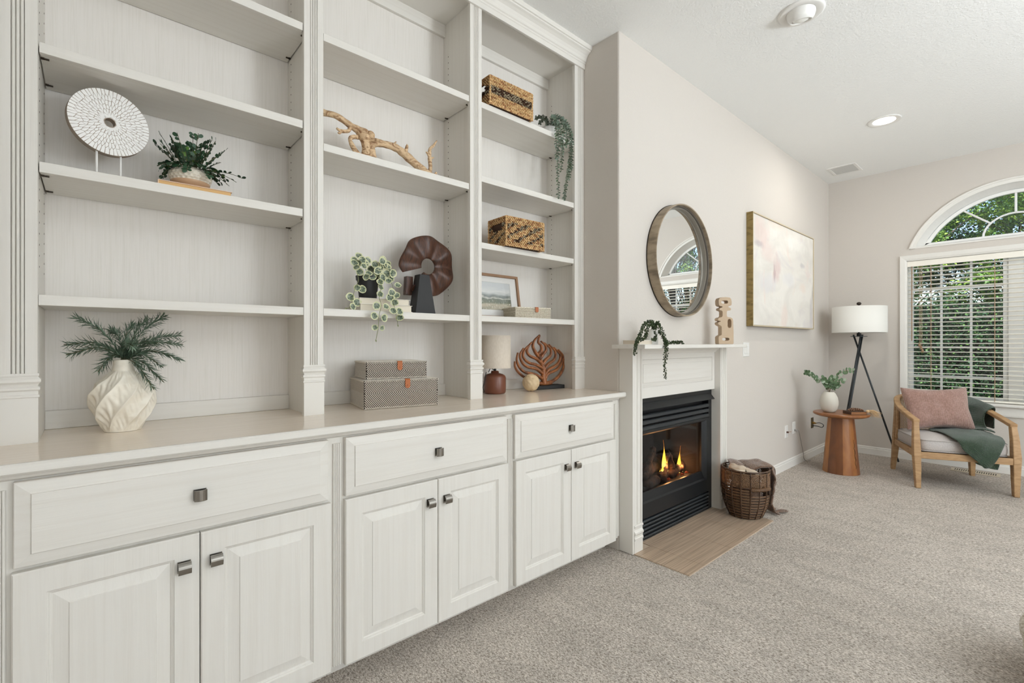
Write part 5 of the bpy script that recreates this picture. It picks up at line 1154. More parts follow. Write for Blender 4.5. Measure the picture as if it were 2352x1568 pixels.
def paint_nodes():
    t = AP.node_tree; b = t.nodes['Principled BSDF']; L = t.links.new; b.inputs['Roughness'].default_value = .6; tc = t.nodes.new('ShaderNodeTexCoord')
    def nz(sc_, det=4, dist=0, loc=(0, 0, 0)):
        mp = t.nodes.new('ShaderNodeMapping'); mp.inputs['Scale'].default_value = sc_; mp.inputs['Location'].default_value = loc; n = t.nodes.new('ShaderNodeTexNoise'); n.inputs['Scale'].default_value = 1; n.inputs['Detail'].default_value = det; n.inputs['Distortion'].default_value = dist
        L(tc.outputs['Object'], mp.inputs[0]); L(mp.outputs[0], n.inputs['Vector']); return n.outputs['Fac']
    def ramp(f, p0, p1, c0, c1):
        r = t.nodes.new('ShaderNodeValToRGB'); r.color_ramp.elements[0].position = p0; r.color_ramp.elements[1].position = p1; r.color_ramp.elements[0].color = c0; r.color_ramp.elements[1].color = c1; L(f, r.inputs[0]); return r.outputs[0]
    K, W_ = (0, 0, 0, 1), (1, 1, 1, 1)
    def blob(cx, cz, sx, sz, soft=1.0):
        mp = t.nodes.new('ShaderNodeMapping'); mp.vector_type = 'POINT'; mp.inputs['Location'].default_value = (-cx/sx, 0, -cz/sz); mp.inputs['Scale'].default_value = (1/sx, 0, 1/sz)
        n = t.nodes.new('ShaderNodeTexNoise'); n.inputs['Scale'].default_value = 9; n.inputs['Detail'].default_value = 5; L(tc.outputs['Object'], n.inputs['Vector'])
        ln = t.nodes.new('ShaderNodeVectorMath'); ln.operation = 'LENGTH'; L(tc.outputs['Object'], mp.inputs[0]); L(mp.outputs[0], ln.inputs[0])
        ad = t.nodes.new('ShaderNodeMath'); ad.operation = 'MULTIPLY_ADD'; ad.inputs[1].default_value = 1.3; L(n.outputs['Fac'], ad.inputs[0]); L(ln.outputs['Value'], ad.inputs[2]); hf = t.nodes.new('ShaderNodeMath'); hf.operation = 'MULTIPLY'; hf.inputs[1].default_value = .5; L(ad.outputs[0], hf.inputs[0])
        return ramp(hf.outputs[0], .56, .86, W_, K)
    base = ramp(nz((2.2, 1, 3.6), 6, 1.2), .38, .66, (*s2l((228, 224, 217)), 1), (*s2l((214, 210, 203)), 1)); cur = base
    def over(mask, col, amt, cur):
        m = t.nodes.new('ShaderNodeMath'); m.operation = 'MULTIPLY'; m.inputs[1].default_value = amt*.72; L(mask, m.inputs[0])
        mx = t.nodes.new('ShaderNodeMix'); mx.data_type = 'RGBA'; L(m.outputs[0], mx.inputs[0]); L(cur, mx.inputs[6]); mx.inputs[7].default_value = (*s2l(col), 1); return mx.outputs[2]
    cur = over(ramp(nz((1.6, 1, 3), 5, 2, (3, 0, 1)), .55, .68, K, W_), (206, 200, 202), .6, cur)
    cur = over(ramp(nz((5, 1, 1.8), 5, 2.2, (7, 0, 2)), .60, .70, K, W_), (226, 206, 196), .6, cur)
    for cx, cz, sx, sz, c, a in [(-.60, .80, .22, .13, (218, 192, 186), .75), (-.42, .66, .18, .10, (222, 198, 192), .6), (-.64, .69, .10, .035, (150, 138, 148), .6), (-.22, .52, .09, .15, (206, 176, 174), .75), (-.29, .47, .028, .08, (160, 122, 126), .8), (.44, .62, .09, .03, (158, 154, 162), .55), (.70, .16, .05, .20, (176, 172, 176), .6),
                                 (-.05, .10, .10, .16, (226, 200, 190), .5), (-.45, .38, .25, .10, (208, 206, 212), .6), (.45, .40, .12, .06, (228, 204, 190), .5), (.74, .36, .02, .10, (110, 108, 112), .6), (.25, .80, .3, .08, (238, 236, 230), .7), (-.25, .92, .25, .06, (232, 212, 198), .5), (.05, .45, .2, .08, (212, 212, 218), .5)]:
        cur = over(blob(cx, cz, sx, sz), c, a, cur)
    cur = over(ramp(nz((60, 1, 7), 3, .5), .62, .72, K, W_), (242, 240, 234), .5, cur)
    L(cur, b.inputs['Base Color']); bu = t.nodes.new('ShaderNodeBump'); bu.inputs['Strength'].default_value = .35; bu.inputs['Distance'].default_value = .003; L(nz((30, 1, 14), 5, 2), bu.inputs['Height']); L(bu.outputs[0], b.inputs['Normal'])
paint_nodes()
MB().box(-w_/2+.011, w_/2-.011, -.047, -.040, .011, h_-.011).build('canvas', AP, pa)
MB().box(-w_/2+.003, w_/2-.003, -.040, -.036, .003, h_-.003).build('backing', GOLD, pa)

# ---------------------------------------------------------------- rattan basket with brown throw
bk = thing('rattan_basket', 'round dark brown rattan basket with a woven arc pattern under the rim, on the hearth', 'basket', (3.400, 1.383, .0067)); BO = Vector(bk.location)
RT = mat('dark_rattan', (92, 66, 46), .5, col2=(62, 44, 32), cs=(40, 40, 40), bump=((120, 120, 120), .2, .0008)); RTL = mat('mid_rattan', (122, 92, 66), .5)
BH = .330
def brad(z):
    t = z/BH; return .098+.051*(1-(1-min(1, t*1.55))**2.3) if t < .645 else .149+.001*(t-.645)
def rng(z, r, t, m, name, n=56): return MB().torus((0, 0, z), r, t, n, 6).build(name, m, bk, smooth=True)
zb = .006
MB().lathe([(.001, .004), (.098, .004), (.100, .010), (.001, .010)], 40, cap0=False, cap1=False).build('bottom', RT, bk)
HZ = (.185, .222)
k = 0
while zb < .212:
    for dz, m in ((0, RT), (.0075, RTL)):
        z = zb+dz
        if z > .178: # leave the two handle openings free
            mb = MB()
            for a0, a1 in ((R(-118+29), R(62-29)), (R(62+29), R(242-29))):
                P = [(brad(z)*math.cos(a0+(a1-a0)*i/28), brad(z)*math.sin(a0+(a1-a0)*i/28), z) for i in range(29)]; mb.tube(P, .0034, 6)
            mb.build('rattan_band', m, bk, smooth=True, kind='stuff')
        else: rng(z, brad(z), .0034, m, 'rattan_band')
    zb += .0192
for k in range(16):
    a = 2*math.pi*k/16+.2; P = [(( brad(z)+.003)*math.cos(a), (brad(z)+.003)*math.sin(a), z) for z in [.004+i*(BH-.006)/14 for i in range(15)]]
    MB().tube(P, .0040, 6).build('stake', RT, bk, smooth=True)
mb = MB()     # arc lattice between the bands and the rim
for k in range(12):
    ac = 2*math.pi*k/12+.1
    for rr_ in [.018+.0095*i for i in range(9)]:
        P = []
        for i in range(15):
            th_ = math.pi*i/14; da = rr_*math.cos(th_)/.150; z = .222+rr_*math.sin(th_)*1.12
            if z < BH-.006: P.append((.150*math.cos(ac+da), .150*math.sin(ac+da), z))
            elif len(P) > 2: mb.tube(P, .0026, 5); P = []
        if len(P) > 2: mb.tube(P, .0026, 5)
mb.build('arc_lattice', RTL, bk, smooth=True, kind='stuff')
rng(.222, .150, .0045, RT, 'rattan_band'); rng(BH-.002, .150, .0055, RT, 'rim'); rng(BH-.016, .151, .0034, RTL, 'rattan_band')
for ah in (R(-118), R(62)):
    pts = [((.155+.004*math.sin(math.pi*i/12))*math.cos(ah+R(27)*(i/6-1)), (.155+.004*math.sin(math.pi*i/12))*math.sin(ah+R(27)*(i/6-1)), .216) for i in range(13)]
    h1 = MB().tube(pts, .0085, 8)
    for s_ in (-1, 1): a = ah+R(27)*s_; h1.tube([(.155*math.cos(a), .155*math.sin(a), .218), (.155*math.cos(a), .155*math.sin(a), .172)], .0075, 8)
    h1 = h1.build('handle', RT, bk, smooth=True, kind='stuff')
    w1 = MB()
    for i in range(26):
        a = ah+R(26)*(i/12.5-1); w1.torus((0, 0, 0), .0092, .0022, 10, 5, M=Matrix.Translation((.157*math.cos(a), .157*math.sin(a), .216)) @ Matrix.Rotation(a, 4, 'Z') @ Matrix.Rotation(R(90), 4, 'X'))
    w1.build('wrapping', RTL, h1, smooth=True, kind='stuff')
THR = mat('fuzzy_brown_knit', (128, 98, 76), .95, col2=(92, 66, 48), cs=(120, 120, 120), sheen=.6, bump=((160, 160, 160), .9, .006, 4), bump2=((420, 420, 420), .6, .003, 3))
def fold_sheet(rows, name, m, parent, O, amp=.006, freq=22, k=5, thick=.010, sub=1, seed=0):
    """loft through rows of 3-D points; ripples along the normal"""
    R_ = [cr(r, k) for r in rows]; n = len(R_[0]); cols = [cr([r[i] for r in R_], k) for i in range(n)]
    G = [[cols[i][j] for i in range(n)] for j in range(len(cols[0]))]; H_ = len(G)
    out = [[None]*n for _ in range(H_)]
    for j in range(H_):
        for i in range(n):
            a = G[j][min(i+1, n-1)]-G[j][max(i-1, 0)]; b = G[min(j+1, H_-1)][i]-G[max(j-1, 0)][i]; nn = a.cross(b)
            nn = nn.normalized() if nn.length > 1e-9 else Vector((0, 0, 1))
            out[j][i] = G[j][i]+nn*amp*(noise.noise(G[j][i]*freq+Vector((seed, 0, 0)))*1.4)
    return MB(O).grid(out).build(name, m, parent, smooth=True, solid=thick, sub=sub)
tb = thing('throw_blanket', 'fuzzy brown throw with tasselled end, stuffed in the rattan basket and hanging over its side', 'blanket', (3.46, 1.33, .30)); TO = Vector(tb.location)
C0 = BO
def bp(a, r, z): return (C0.x+.83*r*math.cos(R(a)), C0.y+.83*r*math.sin(R(a)), z)
def mound(name, cx, cy, rx, ry, z0, h, seed, m):
    P = []; n = 30
    for i in range(12):
        t = i/11; row = []
        for j in range(n):
            a = 2*math.pi*j/n; r_ = 1-t; z = z0+h*math.sqrt(max(0, 1-r_*r_)); q = noise.noise(Vector((math.cos(a)*r_*2.2+seed, math.sin(a)*r_*2.2, seed)))*.030
            row.append((cx+rx*r_*math.cos(a), cy+ry*r_*math.sin(a), z+q*(t if t < .3 else 1)+.012*math.sin(6*a+seed)*r_*(1-r_)*4))
        P.append(row)
    return MB(TO).grid(P, closed=True).build(name, m, tb, smooth=True, sub=1)
mound('blanket_fold', C0.x+.03, C0.y+.02, .098, .09, .255, .085, 3.1, THR)
mound('blanket_fold', C0.x+.0, C0.y-.0, .122, .122, .06, .23, 5.1, THR)
fold_sheet([[bp(160, .155, .325), bp(110, .12, .345), bp(75, .172, .358), bp(40, .172, .352)], [bp(190, .08, .315), bp(100, .04, .330), bp(60, .10, .345), bp(25, .14, .345)], [bp(220, .10, .295), bp(-90, .03, .300), bp(-20, .07, .315), bp(5, .12, .335)]], 'blanket_fold', THR, tb, TO, .012, 16)
dn = (math.cos(R(-28)), math.sin(R(-28)))
def dp(r, s_, z):
    r = r-.031 if r > .1 else r
    return (C0.x+r*dn[0]-s_*dn[1], C0.y+r*dn[1]+s_*dn[0], z)
fold_sheet([[dp(.02, -.03, .315), dp(.02, .03, .335), dp(.01, .09, .340), dp(.0, .13, .338)], [dp(.15, -.06, .345), dp(.15, -.01, .362), dp(.14, .04, .362), dp(.13, .085, .355)], [dp(.205, -.065, .330), dp(.212, -.02, .345), (dp(.21, .03, .342)), dp(.20, .075, .338)],
            [dp(.222, -.06, .25), dp(.236, -.02, .26), dp(.234, .02, .26), dp(.222, .06, .26)], [dp(.215, -.05, .16), dp(.236, -.02, .16), dp(.234, .015, .16), dp(.222, .05, .17)], [dp(.205, -.035, .07), dp(.225, -.01, .06), dp(.226, .015, .065), dp(.215, .04, .075)]], 'hanging_end', THR, tb, TO, .012, 18, thick=.016)
fold_sheet([[dp(.168, -.085, .330), dp(.19, -.07, .345), dp(.20, -.045, .340)], [dp(.19, -.09, .25), dp(.208, -.072, .24), dp(.215, -.05, .25)], [dp(.185, -.08, .15), dp(.205, -.06, .14), dp(.21, -.04, .15)]], 'hanging_end', THR, tb, TO, .008, 25, thick=.012)
rnd = random.Random(4)
for i in range(7):
    s0 = -.035+.0125*i; e = (dp(.235+.02*rnd.random()+.012*i, s0-.05+.008*i, .016)); p = cr([dp(.218, s0, .075), dp(.228, s0-.006, .045), dp(.235, s0-.012, .020), e], 5)
    MB(TO).tube(p, [.0062]*(len(p)-4)+[.006, .005, .004, .0025], 7).build('tassel', THR, tb, smooth=True)
mb = MB(TO)
for i in range(46):
    b0 = Vector(dp(.245, -.035, .018)); e = b0+Vector((.085+.03*rnd.random(), -.030+.05*rnd.random()-.02, -.010+.012*rnd.random())); m_ = b0.lerp(e, .5)+Vector((rnd.uniform(-.008, .008), rnd.uniform(-.008, .008), .006*rnd.random()))
    mb.tube(cr([b0, m_, e], 3), .0016, 4)
mb.build('fringe', THR, tb, kind='stuff')
b2t = thing('cotton_wrap', 'bundle of taupe striped cloth tucked in the rattan basket, left of the brown throw', 'blanket', (3.36, 1.37, .30)); T2 = Vector(b2t.location)
CLT = mat('taupe_cloth', (176, 154, 132), .9, col2=(206, 192, 174), cs=(8, 8, 60), bump=((200, 200, 200), .3, .002))
for rows in ([[bp(200, .145, .315), bp(175, .16, .335), bp(150, .16, .335)], [bp(205, .10, .345), bp(170, .11, .365), bp(140, .12, .360)], [bp(215, .05, .320), bp(170, .05, .335), bp(120, .07, .340)]],
             [[bp(238, .15, .30), bp(225, .15, .325), bp(208, .15, .32)], [bp(245, .10, .325), bp(222, .095, .348), bp(200, .10, .345)], [bp(255, .05, .30), bp(220, .04, .32), bp(190, .05, .315)]],
             [[bp(262, .14, .285), bp(250, .14, .305), bp(235, .14, .305)], [bp(265, .09, .30), bp(245, .09, .325), bp(225, .10, .325)], [bp(-80, .04, .28), bp(240, .03, .30), bp(200, .05, .30)]]):
    fold_sheet(rows, 'cloth_fold', CLT, b2t, T2, .012, 30, thick=.008)

# ---------------------------------------------------------------- side table and what stands on it
TW = mat('warm_stained_wood', (140, 92, 52), .32, col2=(140, 80, 40), cs=(8, 8, 40), cdist=1, crange=(.35, .7), bump=((40, 40, 10), .08, .001), spec=.5)
tb_ = thing('side_table', 'round warm brown wooden side table with a tapering staved pedestal', 'side table', (5.22, 1.262, .0))
MB().lathe([(.001, .518), (.185, .518), (.213, .528), (.220, .536), (.220, .548), (.216, .552), (.001, .552)], 64, cap0=False, cap1=False).build('table_top', mat('warm_stained_top', (150, 98, 58), .28, col2=(128, 80, 44), cs=(40, 5, 5), cdist=1.2, crange=(.35, .7), spec=.5), tb_, auto=40)
stv = [mat('stave_wood_%d' % i, c, .34, col2=c2_, cs=(10, 10, 3), cdist=1.5, crange=(.35, .7), bump=((60, 60, 8), .08, .001)) for i, (c, c2_) in enumerate([((158, 104, 58), (134, 82, 44)), ((118, 72, 42), (98, 58, 34)), ((172, 118, 68), (146, 94, 52)), ((136, 84, 48), (114, 68, 38))])]
N = 14
for k in range(N):
    a0, a1 = 2*math.pi*k/N+.35, 2*math.pi*(k+1)/N+.35; L_ = []
    for z in (.001, .17, .35, .518):
        r_ = .146-.045*z/.518; pts = [(r_*math.cos(a0+(a1-a0)*(i/4)*.996), r_*math.sin(a0+(a1-a0)*(i/4)*.996), z) for i in range(5)]; r2 = r_-.02
        pts += [(r2*math.cos(a1), r2*math.sin(a1), z), (r2*math.cos(a0), r2*math.sin(a0), z)]; L_.append(pts)
    MB().loops(L_).build('stave', stv[(k*3+k//2) % 4], tb_, auto=35)
ck = MB(); rnd = random.Random(2); a = R(248); pz = .10; 
cpts = []
for i in range(14):
    z = .06+.26*i/13; r_ = .1463-.045*z/.518; aa = R(246)+.035*math.sin(i*1.9)+.02*rnd.random(); cpts.append((r_*math.cos(aa), r_*math.sin(aa), z))
MB().tube(cpts, [.0012+.0022*math.sin(math.pi*i/13)*(1 if i % 3 else .5) for i in range(14)], 5).build('wood_crack', mat('dark_crack', (40, 24, 16), .9), tb_)
TZ = .5525
vv = thing('stem_vase', 'rounded off-white matte vase on the side table', 'vase', (5.175, 1.345, TZ))
MB().lathe([(.001, 0), (.040, 0), (.048, .004), (.064, .028), (.074, .072), (.075, .100), (.068, .138), (.053, .172), (.041, .186), (.038, .190), (.034, .189), (.036, .180), (.047, .16)], 48, cap0=False, cap1=False).build('body', mat('matte_bone_ceramic', (206, 202, 191), .6, bump=((90, 90, 90), .1, .001)), vv, smooth=True)
EG = mat('eucalyptus_leaf', (96, 120, 84), .55, col2=(66, 92, 62), cs=(30, 30, 30)); EGP = mat('pale_eucalyptus_leaf', (150, 164, 142), .55)
vsl2 = [(.5, 0, 0)]+[(.5+.5*math.cos(2*math.pi*i/10-math.pi), .44*math.sin(2*math.pi*i/10-math.pi), .05) for i in range(10)]
em = MB().add([(x*.040, y*.040, z*.04) for x, y, z in vsl2], [(0, 1+i, 1+(i+1) % 10) for i in range(10)]).mesh('leaf', EG, True); em2 = MB().add([(x*.036, y*.036, z*.04) for x, y, z in vsl2], [(0, 1+i, 1+(i+1) % 10) for i in range(10)]).mesh('leaf', EGP, True)
V0 = Vector((5.175, 1.345, TZ+.185)); rt = Vector((.747, -.664, 0)); rnd = random.Random(8); fw = Vector((.664, .747, 0))
branches = [('reaching far left from the bone-coloured vase', [(-.03, .06), (-.10, .125), (-.165, .17), (-.205, .185)], 9), ('rising high to the right from the bone-coloured vase', [(.02, .06), (.06, .15), (.13, .20), (.205, .205)], 8), ('level to the right from the bone-coloured vase', [(.02, .05), (.07, .09), (.13, .10), (.185, .105)], 5),
            ('short and leafy, left of centre in the bone-coloured vase', [(-.01, .04), (-.03, .09), (-.055, .13)], 9), ('short and leafy, upright in the bone-coloured vase', [(.0, .04), (.0, .09), (.015, .135)], 10), ('short and leafy, low and right in the bone-coloured vase', [(.01, .03), (.05, .055), (.09, .075)], 8)]
for txt, pp_, nl in branches:
    br = thing('eucalyptus_branch', 'eucalyptus branch '+txt, 'branch', tuple(V0), group='eucalyptus branches in the bone vase'); yy = rnd.uniform(-.03, .03)
    pts = cr([(0, 0, -.03)]+[tuple(rt*x+fw*yy*(x/.1)+Vector((0, 0, z))) for x, z in pp_], 6); MB().tube(pts, .0016, 5).build('stem', mat('woody_stem', (120, 104, 78), .7), br)
    for i in range(nl):
        f = (.30+.70*(i+.5)/nl)*(len(pts)-1); k = min(int(f), len(pts)-2); p = pts[k].lerp(pts[k+1], f-k); tg = (pts[k+1]-pts[k]).normalized()
        for s_ in (1, -1):
            sd_ = (Vector((0, 0, 1))*s_*.7+tg*.5+fw*rnd.uniform(-.8, .5)+rt*rnd.uniform(-.3, .3)).normalized()
            inst(em2 if rnd.random() < .25 else em, 'leaf', br, place(p, sd_, -fw+Vector((0, 0, rnd.uniform(0, .8))), rnd.uniform(.7, 1.05), rnd.uniform(-.6, .6)))
tbk = book('book', 'small dark-covered book with brown page edges on the side table, under the bead garland', (5.205, 1.150, TZ), R(-40), .150, .105, .026, (84, 62, 48), pages=(150, 104, 66))
gb = thing('bead_garland', 'brown wooden bead garland with straw tassel draped over the small side table book', 'garland', (5.205, 1.150, TZ+.026)); GO = Vector(gb.location)
WB = mat('dark_wood_bead', (104, 70, 46), .5); bme = MB().ball((0, 0, 0), .0085, 10, 7).mesh('bead', WB, True)
gp = cr([(rt*x*.85+fw*y*.85+Vector((0, 0, z))) for x, y, z in [(.055, -.045, .009), (.03, -.02, .009), (-.005, -.01, .009), (-.04, -.02, .009), (-.065, -.01, .009), (-.06, .015, .010), (-.03, .01, .020), (.0, .012, .020), (.035, .0, .018), (.062, -.025, .012)]], 14); acc = 0; last = None
for a, b in zip(gp, gp[1:]):
    acc += (b-a).length
    if last is None or acc > .0155: inst(bme, 'bead', gb, Matrix.Translation(b)); last = b; acc = 0
STR = mat('straw_tassel', (206, 176, 136), .8); mb = MB(); k0 = rt*.075+fw*-.055+Vector((0, 0, .004)); rnd = random.Random(6)
for i in range(110):
    d = rt*rnd.uniform(.03, .10)+fw*rnd.uniform(-.05, .02)+Vector((0, 0, rnd.uniform(-.055, -.005))); q_ = k0+d
    if q_.z < -.026 and (q_+GO-Vector((5.22, 1.262, 0))).xy.length < .222: q_.z = -.024
    mb.tube(cr([k0, k0+d*.5+Vector((0, 0, .016)), q_], 3), .0011, 4)
mb.build('tassel', STR, gb, kind='stuff'); MB().ball(tuple(k0), .014, 12, 8).build('tassel_knot', STR, gb, smooth=True)

# ---------------------------------------------------------------- floor lamp
fl = thing('floor_lamp', 'floor lamp with a wide white drum shade on three crossed dark metal legs', 'lamp', (5.97, 1.285, 0))
Cx, Cy = 5.97, 1.285; feet = [R(-76), R(44), R(164)]
for i, a in enumerate(feet):
    f = Vector((.32*math.cos(a), .32*math.sin(a), .008)); ta = a+R(168); tp_ = Vector((.044*math.cos(ta), .044*math.sin(ta), 1.272)); nrm = (tp_-f).normalized()
    MB().tube([f, tp_+nrm*.012], .0085, 12).build('leg', BLACKF, fl, smooth=True)
MB().lathe([(.072, 1.264), (.072, 1.269)], 36).build('top_plate', BLACKF, fl, auto=40)
MB().lathe([(.020, 1.268), (.020, 1.300), (.009, 1.302), (.009, 1.345)], 16).build('socket_stem', BLACKM, fl, auto=40)
SHD = mat('white_fabric_shade', (232, 231, 226), .8, bump=((300, 300, 60), .1, .0008))
MB().lathe([(.236, 1.306), (.235, 1.573), (.232, 1.573), (.233, 1.306), (.236, 1.306)], 72, cap0=False, cap1=False).build('shade', SHD, fl, smooth=True)
mb = MB()
for k in range(3): a = 2*math.pi*k/3; mb.tube([(0, 0, 1.555), (.232*math.cos(a), .232*math.sin(a), 1.562)], .002, 6)
mb.tube([(0, 0, 1.34), (0, 0, 1.60)], .0035, 8); mb.build('harp', BLACKM, fl, kind='stuff')
MB().ball((0, 0, 1.607), .021, 14, 9, sz=.85).build('finial', mat('dark_bronze', (62, 54, 48), .4, .6), fl, smooth=True)
MB().ball((0, 0, 1.43), .032, 14, 10, sz=1.3).build('bulb', mat('floor_lamp_bulb', (244, 242, 236), .3), fl, smooth=True)

# ---------------------------------------------------------------- armchair
AW = mat('light_oak_frame', (182, 148, 108), .5, col2=(156, 120, 82), cs=(12, 12, 40), cdist=1, crange=(.35, .7), bump=((60, 60, 12), .15, .001))
ch = thing('armchair', 'low oak armchair with cane curved back and light grey seat cushion, by the window', 'armchair', (5.255, .427, 0), R(-64.7))
def sweep(pts, w, h, name, m=AW, up=(0, 0, 1), bev=.004, prt=None):
    """rectangular section swept along pts; w across, h along up; scalars or lists"""
    pts = [Vector(p) for p in pts]; n = len(pts); L_ = []
    for i in range(n):
        T = (pts[min(i+1, n-1)]-pts[max(i-1, 0)]).normalized(); s_ = T.cross(Vector(up)).normalized(); u = s_.cross(T).normalized()
        ww = (w[i] if isinstance(w, list) else w)/2; hh = (h[i] if isinstance(h, list) else h)/2; p = pts[i]
        L_.append([p-s_*ww-u*hh, p+s_*ww-u*hh, p+s_*ww+u*hh, p-s_*ww+u*hh])
    return MB().loops(L_).build(name, m, prt or ch, bevel=bev, auto=40)
def lerpl(a, b, n): return [a+(b-a)*i/(n-1) for i in range(n)]
for sx in (-1, 1):
    P = [(sx*.304, -.004, .0), (sx*.306, .002, .14), (sx*.310, .010, .30), (sx*.309, .024, .44), (sx*.305, .040, .540)]
    sweep(P, [.034, .042, .050, .042, .036], [.040, .050, .060, .052, .044], 'front_leg', up=(0, 1, 0))
    P = [(sx*.290, .640, .0), (sx*.282, .622, .14), (sx*.275, .605, .30), (sx*.282, .565, .50), (sx*.290, .535, .645)]
    sweep(P, [.032, .042, .050, .040, .032], [.036, .046, .054, .044, .036], 'back_leg', up=(0, 1, 0))
sweep([(-.30, .0, .272), (.30, 0, .272)], .030, .052, 'front_rail', up=(0, 0, 1)); sweep([(-.27, .60, .272), (.27, .60, .272)], .030, .052, 'back_rail')
for sx in (-1, 1):
    sweep([(sx*.305, .02, .272), (sx*.278, .595, .272)], .030, .052, 'side_rail')
    MB().prism([(.0, .247), (.0, .20), (.010, .225), (.03, .243), (.05, .247)], -.012, .012, 'x', M=Matrix.Translation((sx*.308, .030, 0)) if sx < 0 else Matrix.Translation((sx*.308, .030, 0))).build('corner_bracket', AW, ch)
# curved arm-and-back rail
half = [(.304, .020, .548), (.308, .14, .568), (.309, .28, .592), (.306, .40, .616), (.296, .50, .648), (.268, .590, .680), (.205, .655, .697), (.11, .690, .703), (0, .700, .704)]
rail = cr([(-x, y, z) for x, y, z in half]+[(x, y, z) for x, y, z in half[-2::-1]], 5)
sweep(rail, .046, .030, 'arm_and_back_rail', bev=.005)
# lower back slat that carries the cane, and the cane itself
lowh = [(.288, .535, .318), (.262, .600, .318), (.200, .655, .318), (.11, .690, .318), (0, .700, .318)]
low = cr([(-x, y, z) for x, y, z in lowh]+[(x, y, z) for x, y, z in lowh[-2::-1]], 5); sweep(low, .022, .026, 'lower_back_rail')
for sx in (-1, 1): sweep([(sx*.292, .530, .32), (sx*.294, .505, .640)], .016, .022, 'cane_stile', up=(0, 1, 0), bev=.002)
CAN = mat('honey_cane', (192, 154, 104), .55); mb = MB()
rt_ = [p for p in rail if p.y > .50]; m_ = 66
def along(P, f): f = f*(len(P)-1); k = min(int(f), len(P)-2); return P[k].lerp(P[k+1], f-k)
g = []
for i in range(m_+1):
    a, b = along(low, i/m_), along(rt_, i/m_); g.append((a+Vector((0, 0, .01)), b-Vector((0, 0, .012))))
for i in range(m_+1):
    a, b = g[i]; t = (g[min(i+1, m_)][0]-g[max(i-1, 0)][0]).normalized()*.0018; mb.add([a-t, a+t, b+t, b-t], [(0, 1, 2, 3)])
for j in range(28):
    f = (j+.5)/28
    for i in range(m_):
        a = g[i][0].lerp(g[i][1], f); b = g[i+1][0].lerp(g[i+1][1], f); v = Vector((0, 0, .0018)); mb.add([a-v, b-v, b+v, a+v], [(0, 1, 2, 3)])
for j in range(-28, m_+1, 2):
    for sg in (1, -1):
        for q in range(0, 28):
            i0 = j+q if sg > 0 else j+28-q; i1 = i0+sg
            if 0 <= i0 <= m_ and 0 <= i1 <= m_:
                a = g[i0][0].lerp(g[i0][1], q/28); b = g[i1][0].lerp(g[i1][1], (q+1)/28); v = Vector((0, 0, .0014)); mb.add([a-v, b-v, b+v, a+v], [(0, 1, 2, 3)])
mb.build('cane_webbing', CAN, ch, kind='stuff', solid=.0012)
GF = mat('light_grey_woven_fabric', (196, 190, 186), .92, col2=(176, 170, 168), cs=(260, 260, 260), crange=(.4, .62), sheen=.2, bump=((500, 500, 500), .35, .001))
def cushion_geo(W, D, z0, z1, n=14, crown=.028):
    """rounded box cushion"""
    L_ = []; 
    def ringat(inset, z, m=48):
        pts = []
        for i in range(m):
            a = 2*math.pi*(i+.5)/m; e = .22; c, s_ = math.cos(a), math.sin(a)
            pts.append(((W/2-inset)*math.copysign(abs(c)**e, c), (D/2-inset)*math.copysign(abs(s_)**e, s_), z))
        return pts
    for ins, z in [(.28, z0+.004), (.12, z0+.002), (.02, z0), (.004, z0+.006), (.0, z0+.02), (-.003, (z0+z1)/2), (.0, z1-.02), (.004, z1-.006), (.016, z1), (.07, z1+crown*.55), (.15, z1+crown*.9), (.25, z1+crown)]: L_.append(ringat(ins, z))
    return L_
mb = MB(); mb.loops(cushion_geo(.575, .585, .302, .398), M=Matrix.Translation((0, .305, 0)))
mb.loops(cushion_geo(.575, .585, .302, .398), M=Matrix.Translation((0, .305, 0))) if False else None
sc_ = mb.build('seat_cushion', GF, ch, smooth=True)
for z in (.306, .394):
    rg_ = []
    for i in range(96):
        a = 2*math.pi*(i+.5)/96; c, s_ = math.cos(a), math.sin(a); rg_.append((.2875*math.copysign(abs(c)**.22, c), .305+.2925*math.copysign(abs(s_)**.22, s_), z))
    MB().tube(rg_+[rg_[0]], .0035, 6).build('piping', GF, sc_, smooth=True)
MB().box(-.27, .27, .03, .58, .290, .300).build('seat_platform', mat('black_webbing', (40, 38, 36), .8), ch)

# dusty pink lumbar pillow
PK = mat('dusty_pink_corduroy', (178, 142, 130), .85, col2=(152, 116, 104), cs=(90, 90, 90), sheen=.5, bump=((90, 90, 90), .35, .003), wave=('X', 46, .7, .004, 1.2))
pw = thing('throw_pillow', 'dusty pink ribbed oblong cushion leaning on the armchair back', 'pillow', (5.255, .427, 0), R(-64.7))
def pillow(W, H_, T, n=22):
    f, b = [], []
    for j in range(n+1):
        v = j/n*2-1; rf, rb = [], []
        for i in range(n+1):
            u = i/n*2-1
            px_ = u*W/2*(1-.11*(1-abs(v))**1.0*abs(u)**3) ; pz_ = v*H_/2*(1-.17*(1-abs(u)**1.8)*abs(v)**3)
            th_ = T/2*(max(0, 1-u**4)**.62)*(max(0, 1-v**4)**.62)+.0015
            w_ = .010*noise.noise(Vector((u*3, v*3, 1.7)))*(1-abs(u))*2
            rf.append((px_, -th_-w_, pz_)); rb.append((px_, th_-w_, pz_))
        f.append(rf); b.append(rb)
    return f, b
f, b = pillow(.490, .405, .15)
PM = Matrix.Translation((-.043, .40, .618)) @ Matrix.Rotation(R(-2.5), 4, 'Y') @ Matrix.Rotation(R(-20), 4, 'X')
mb = MB(); mb.grid(f, M=PM); mb.grid(b, M=PM)
me_ = mb.mesh('pillow_body', PK, True)
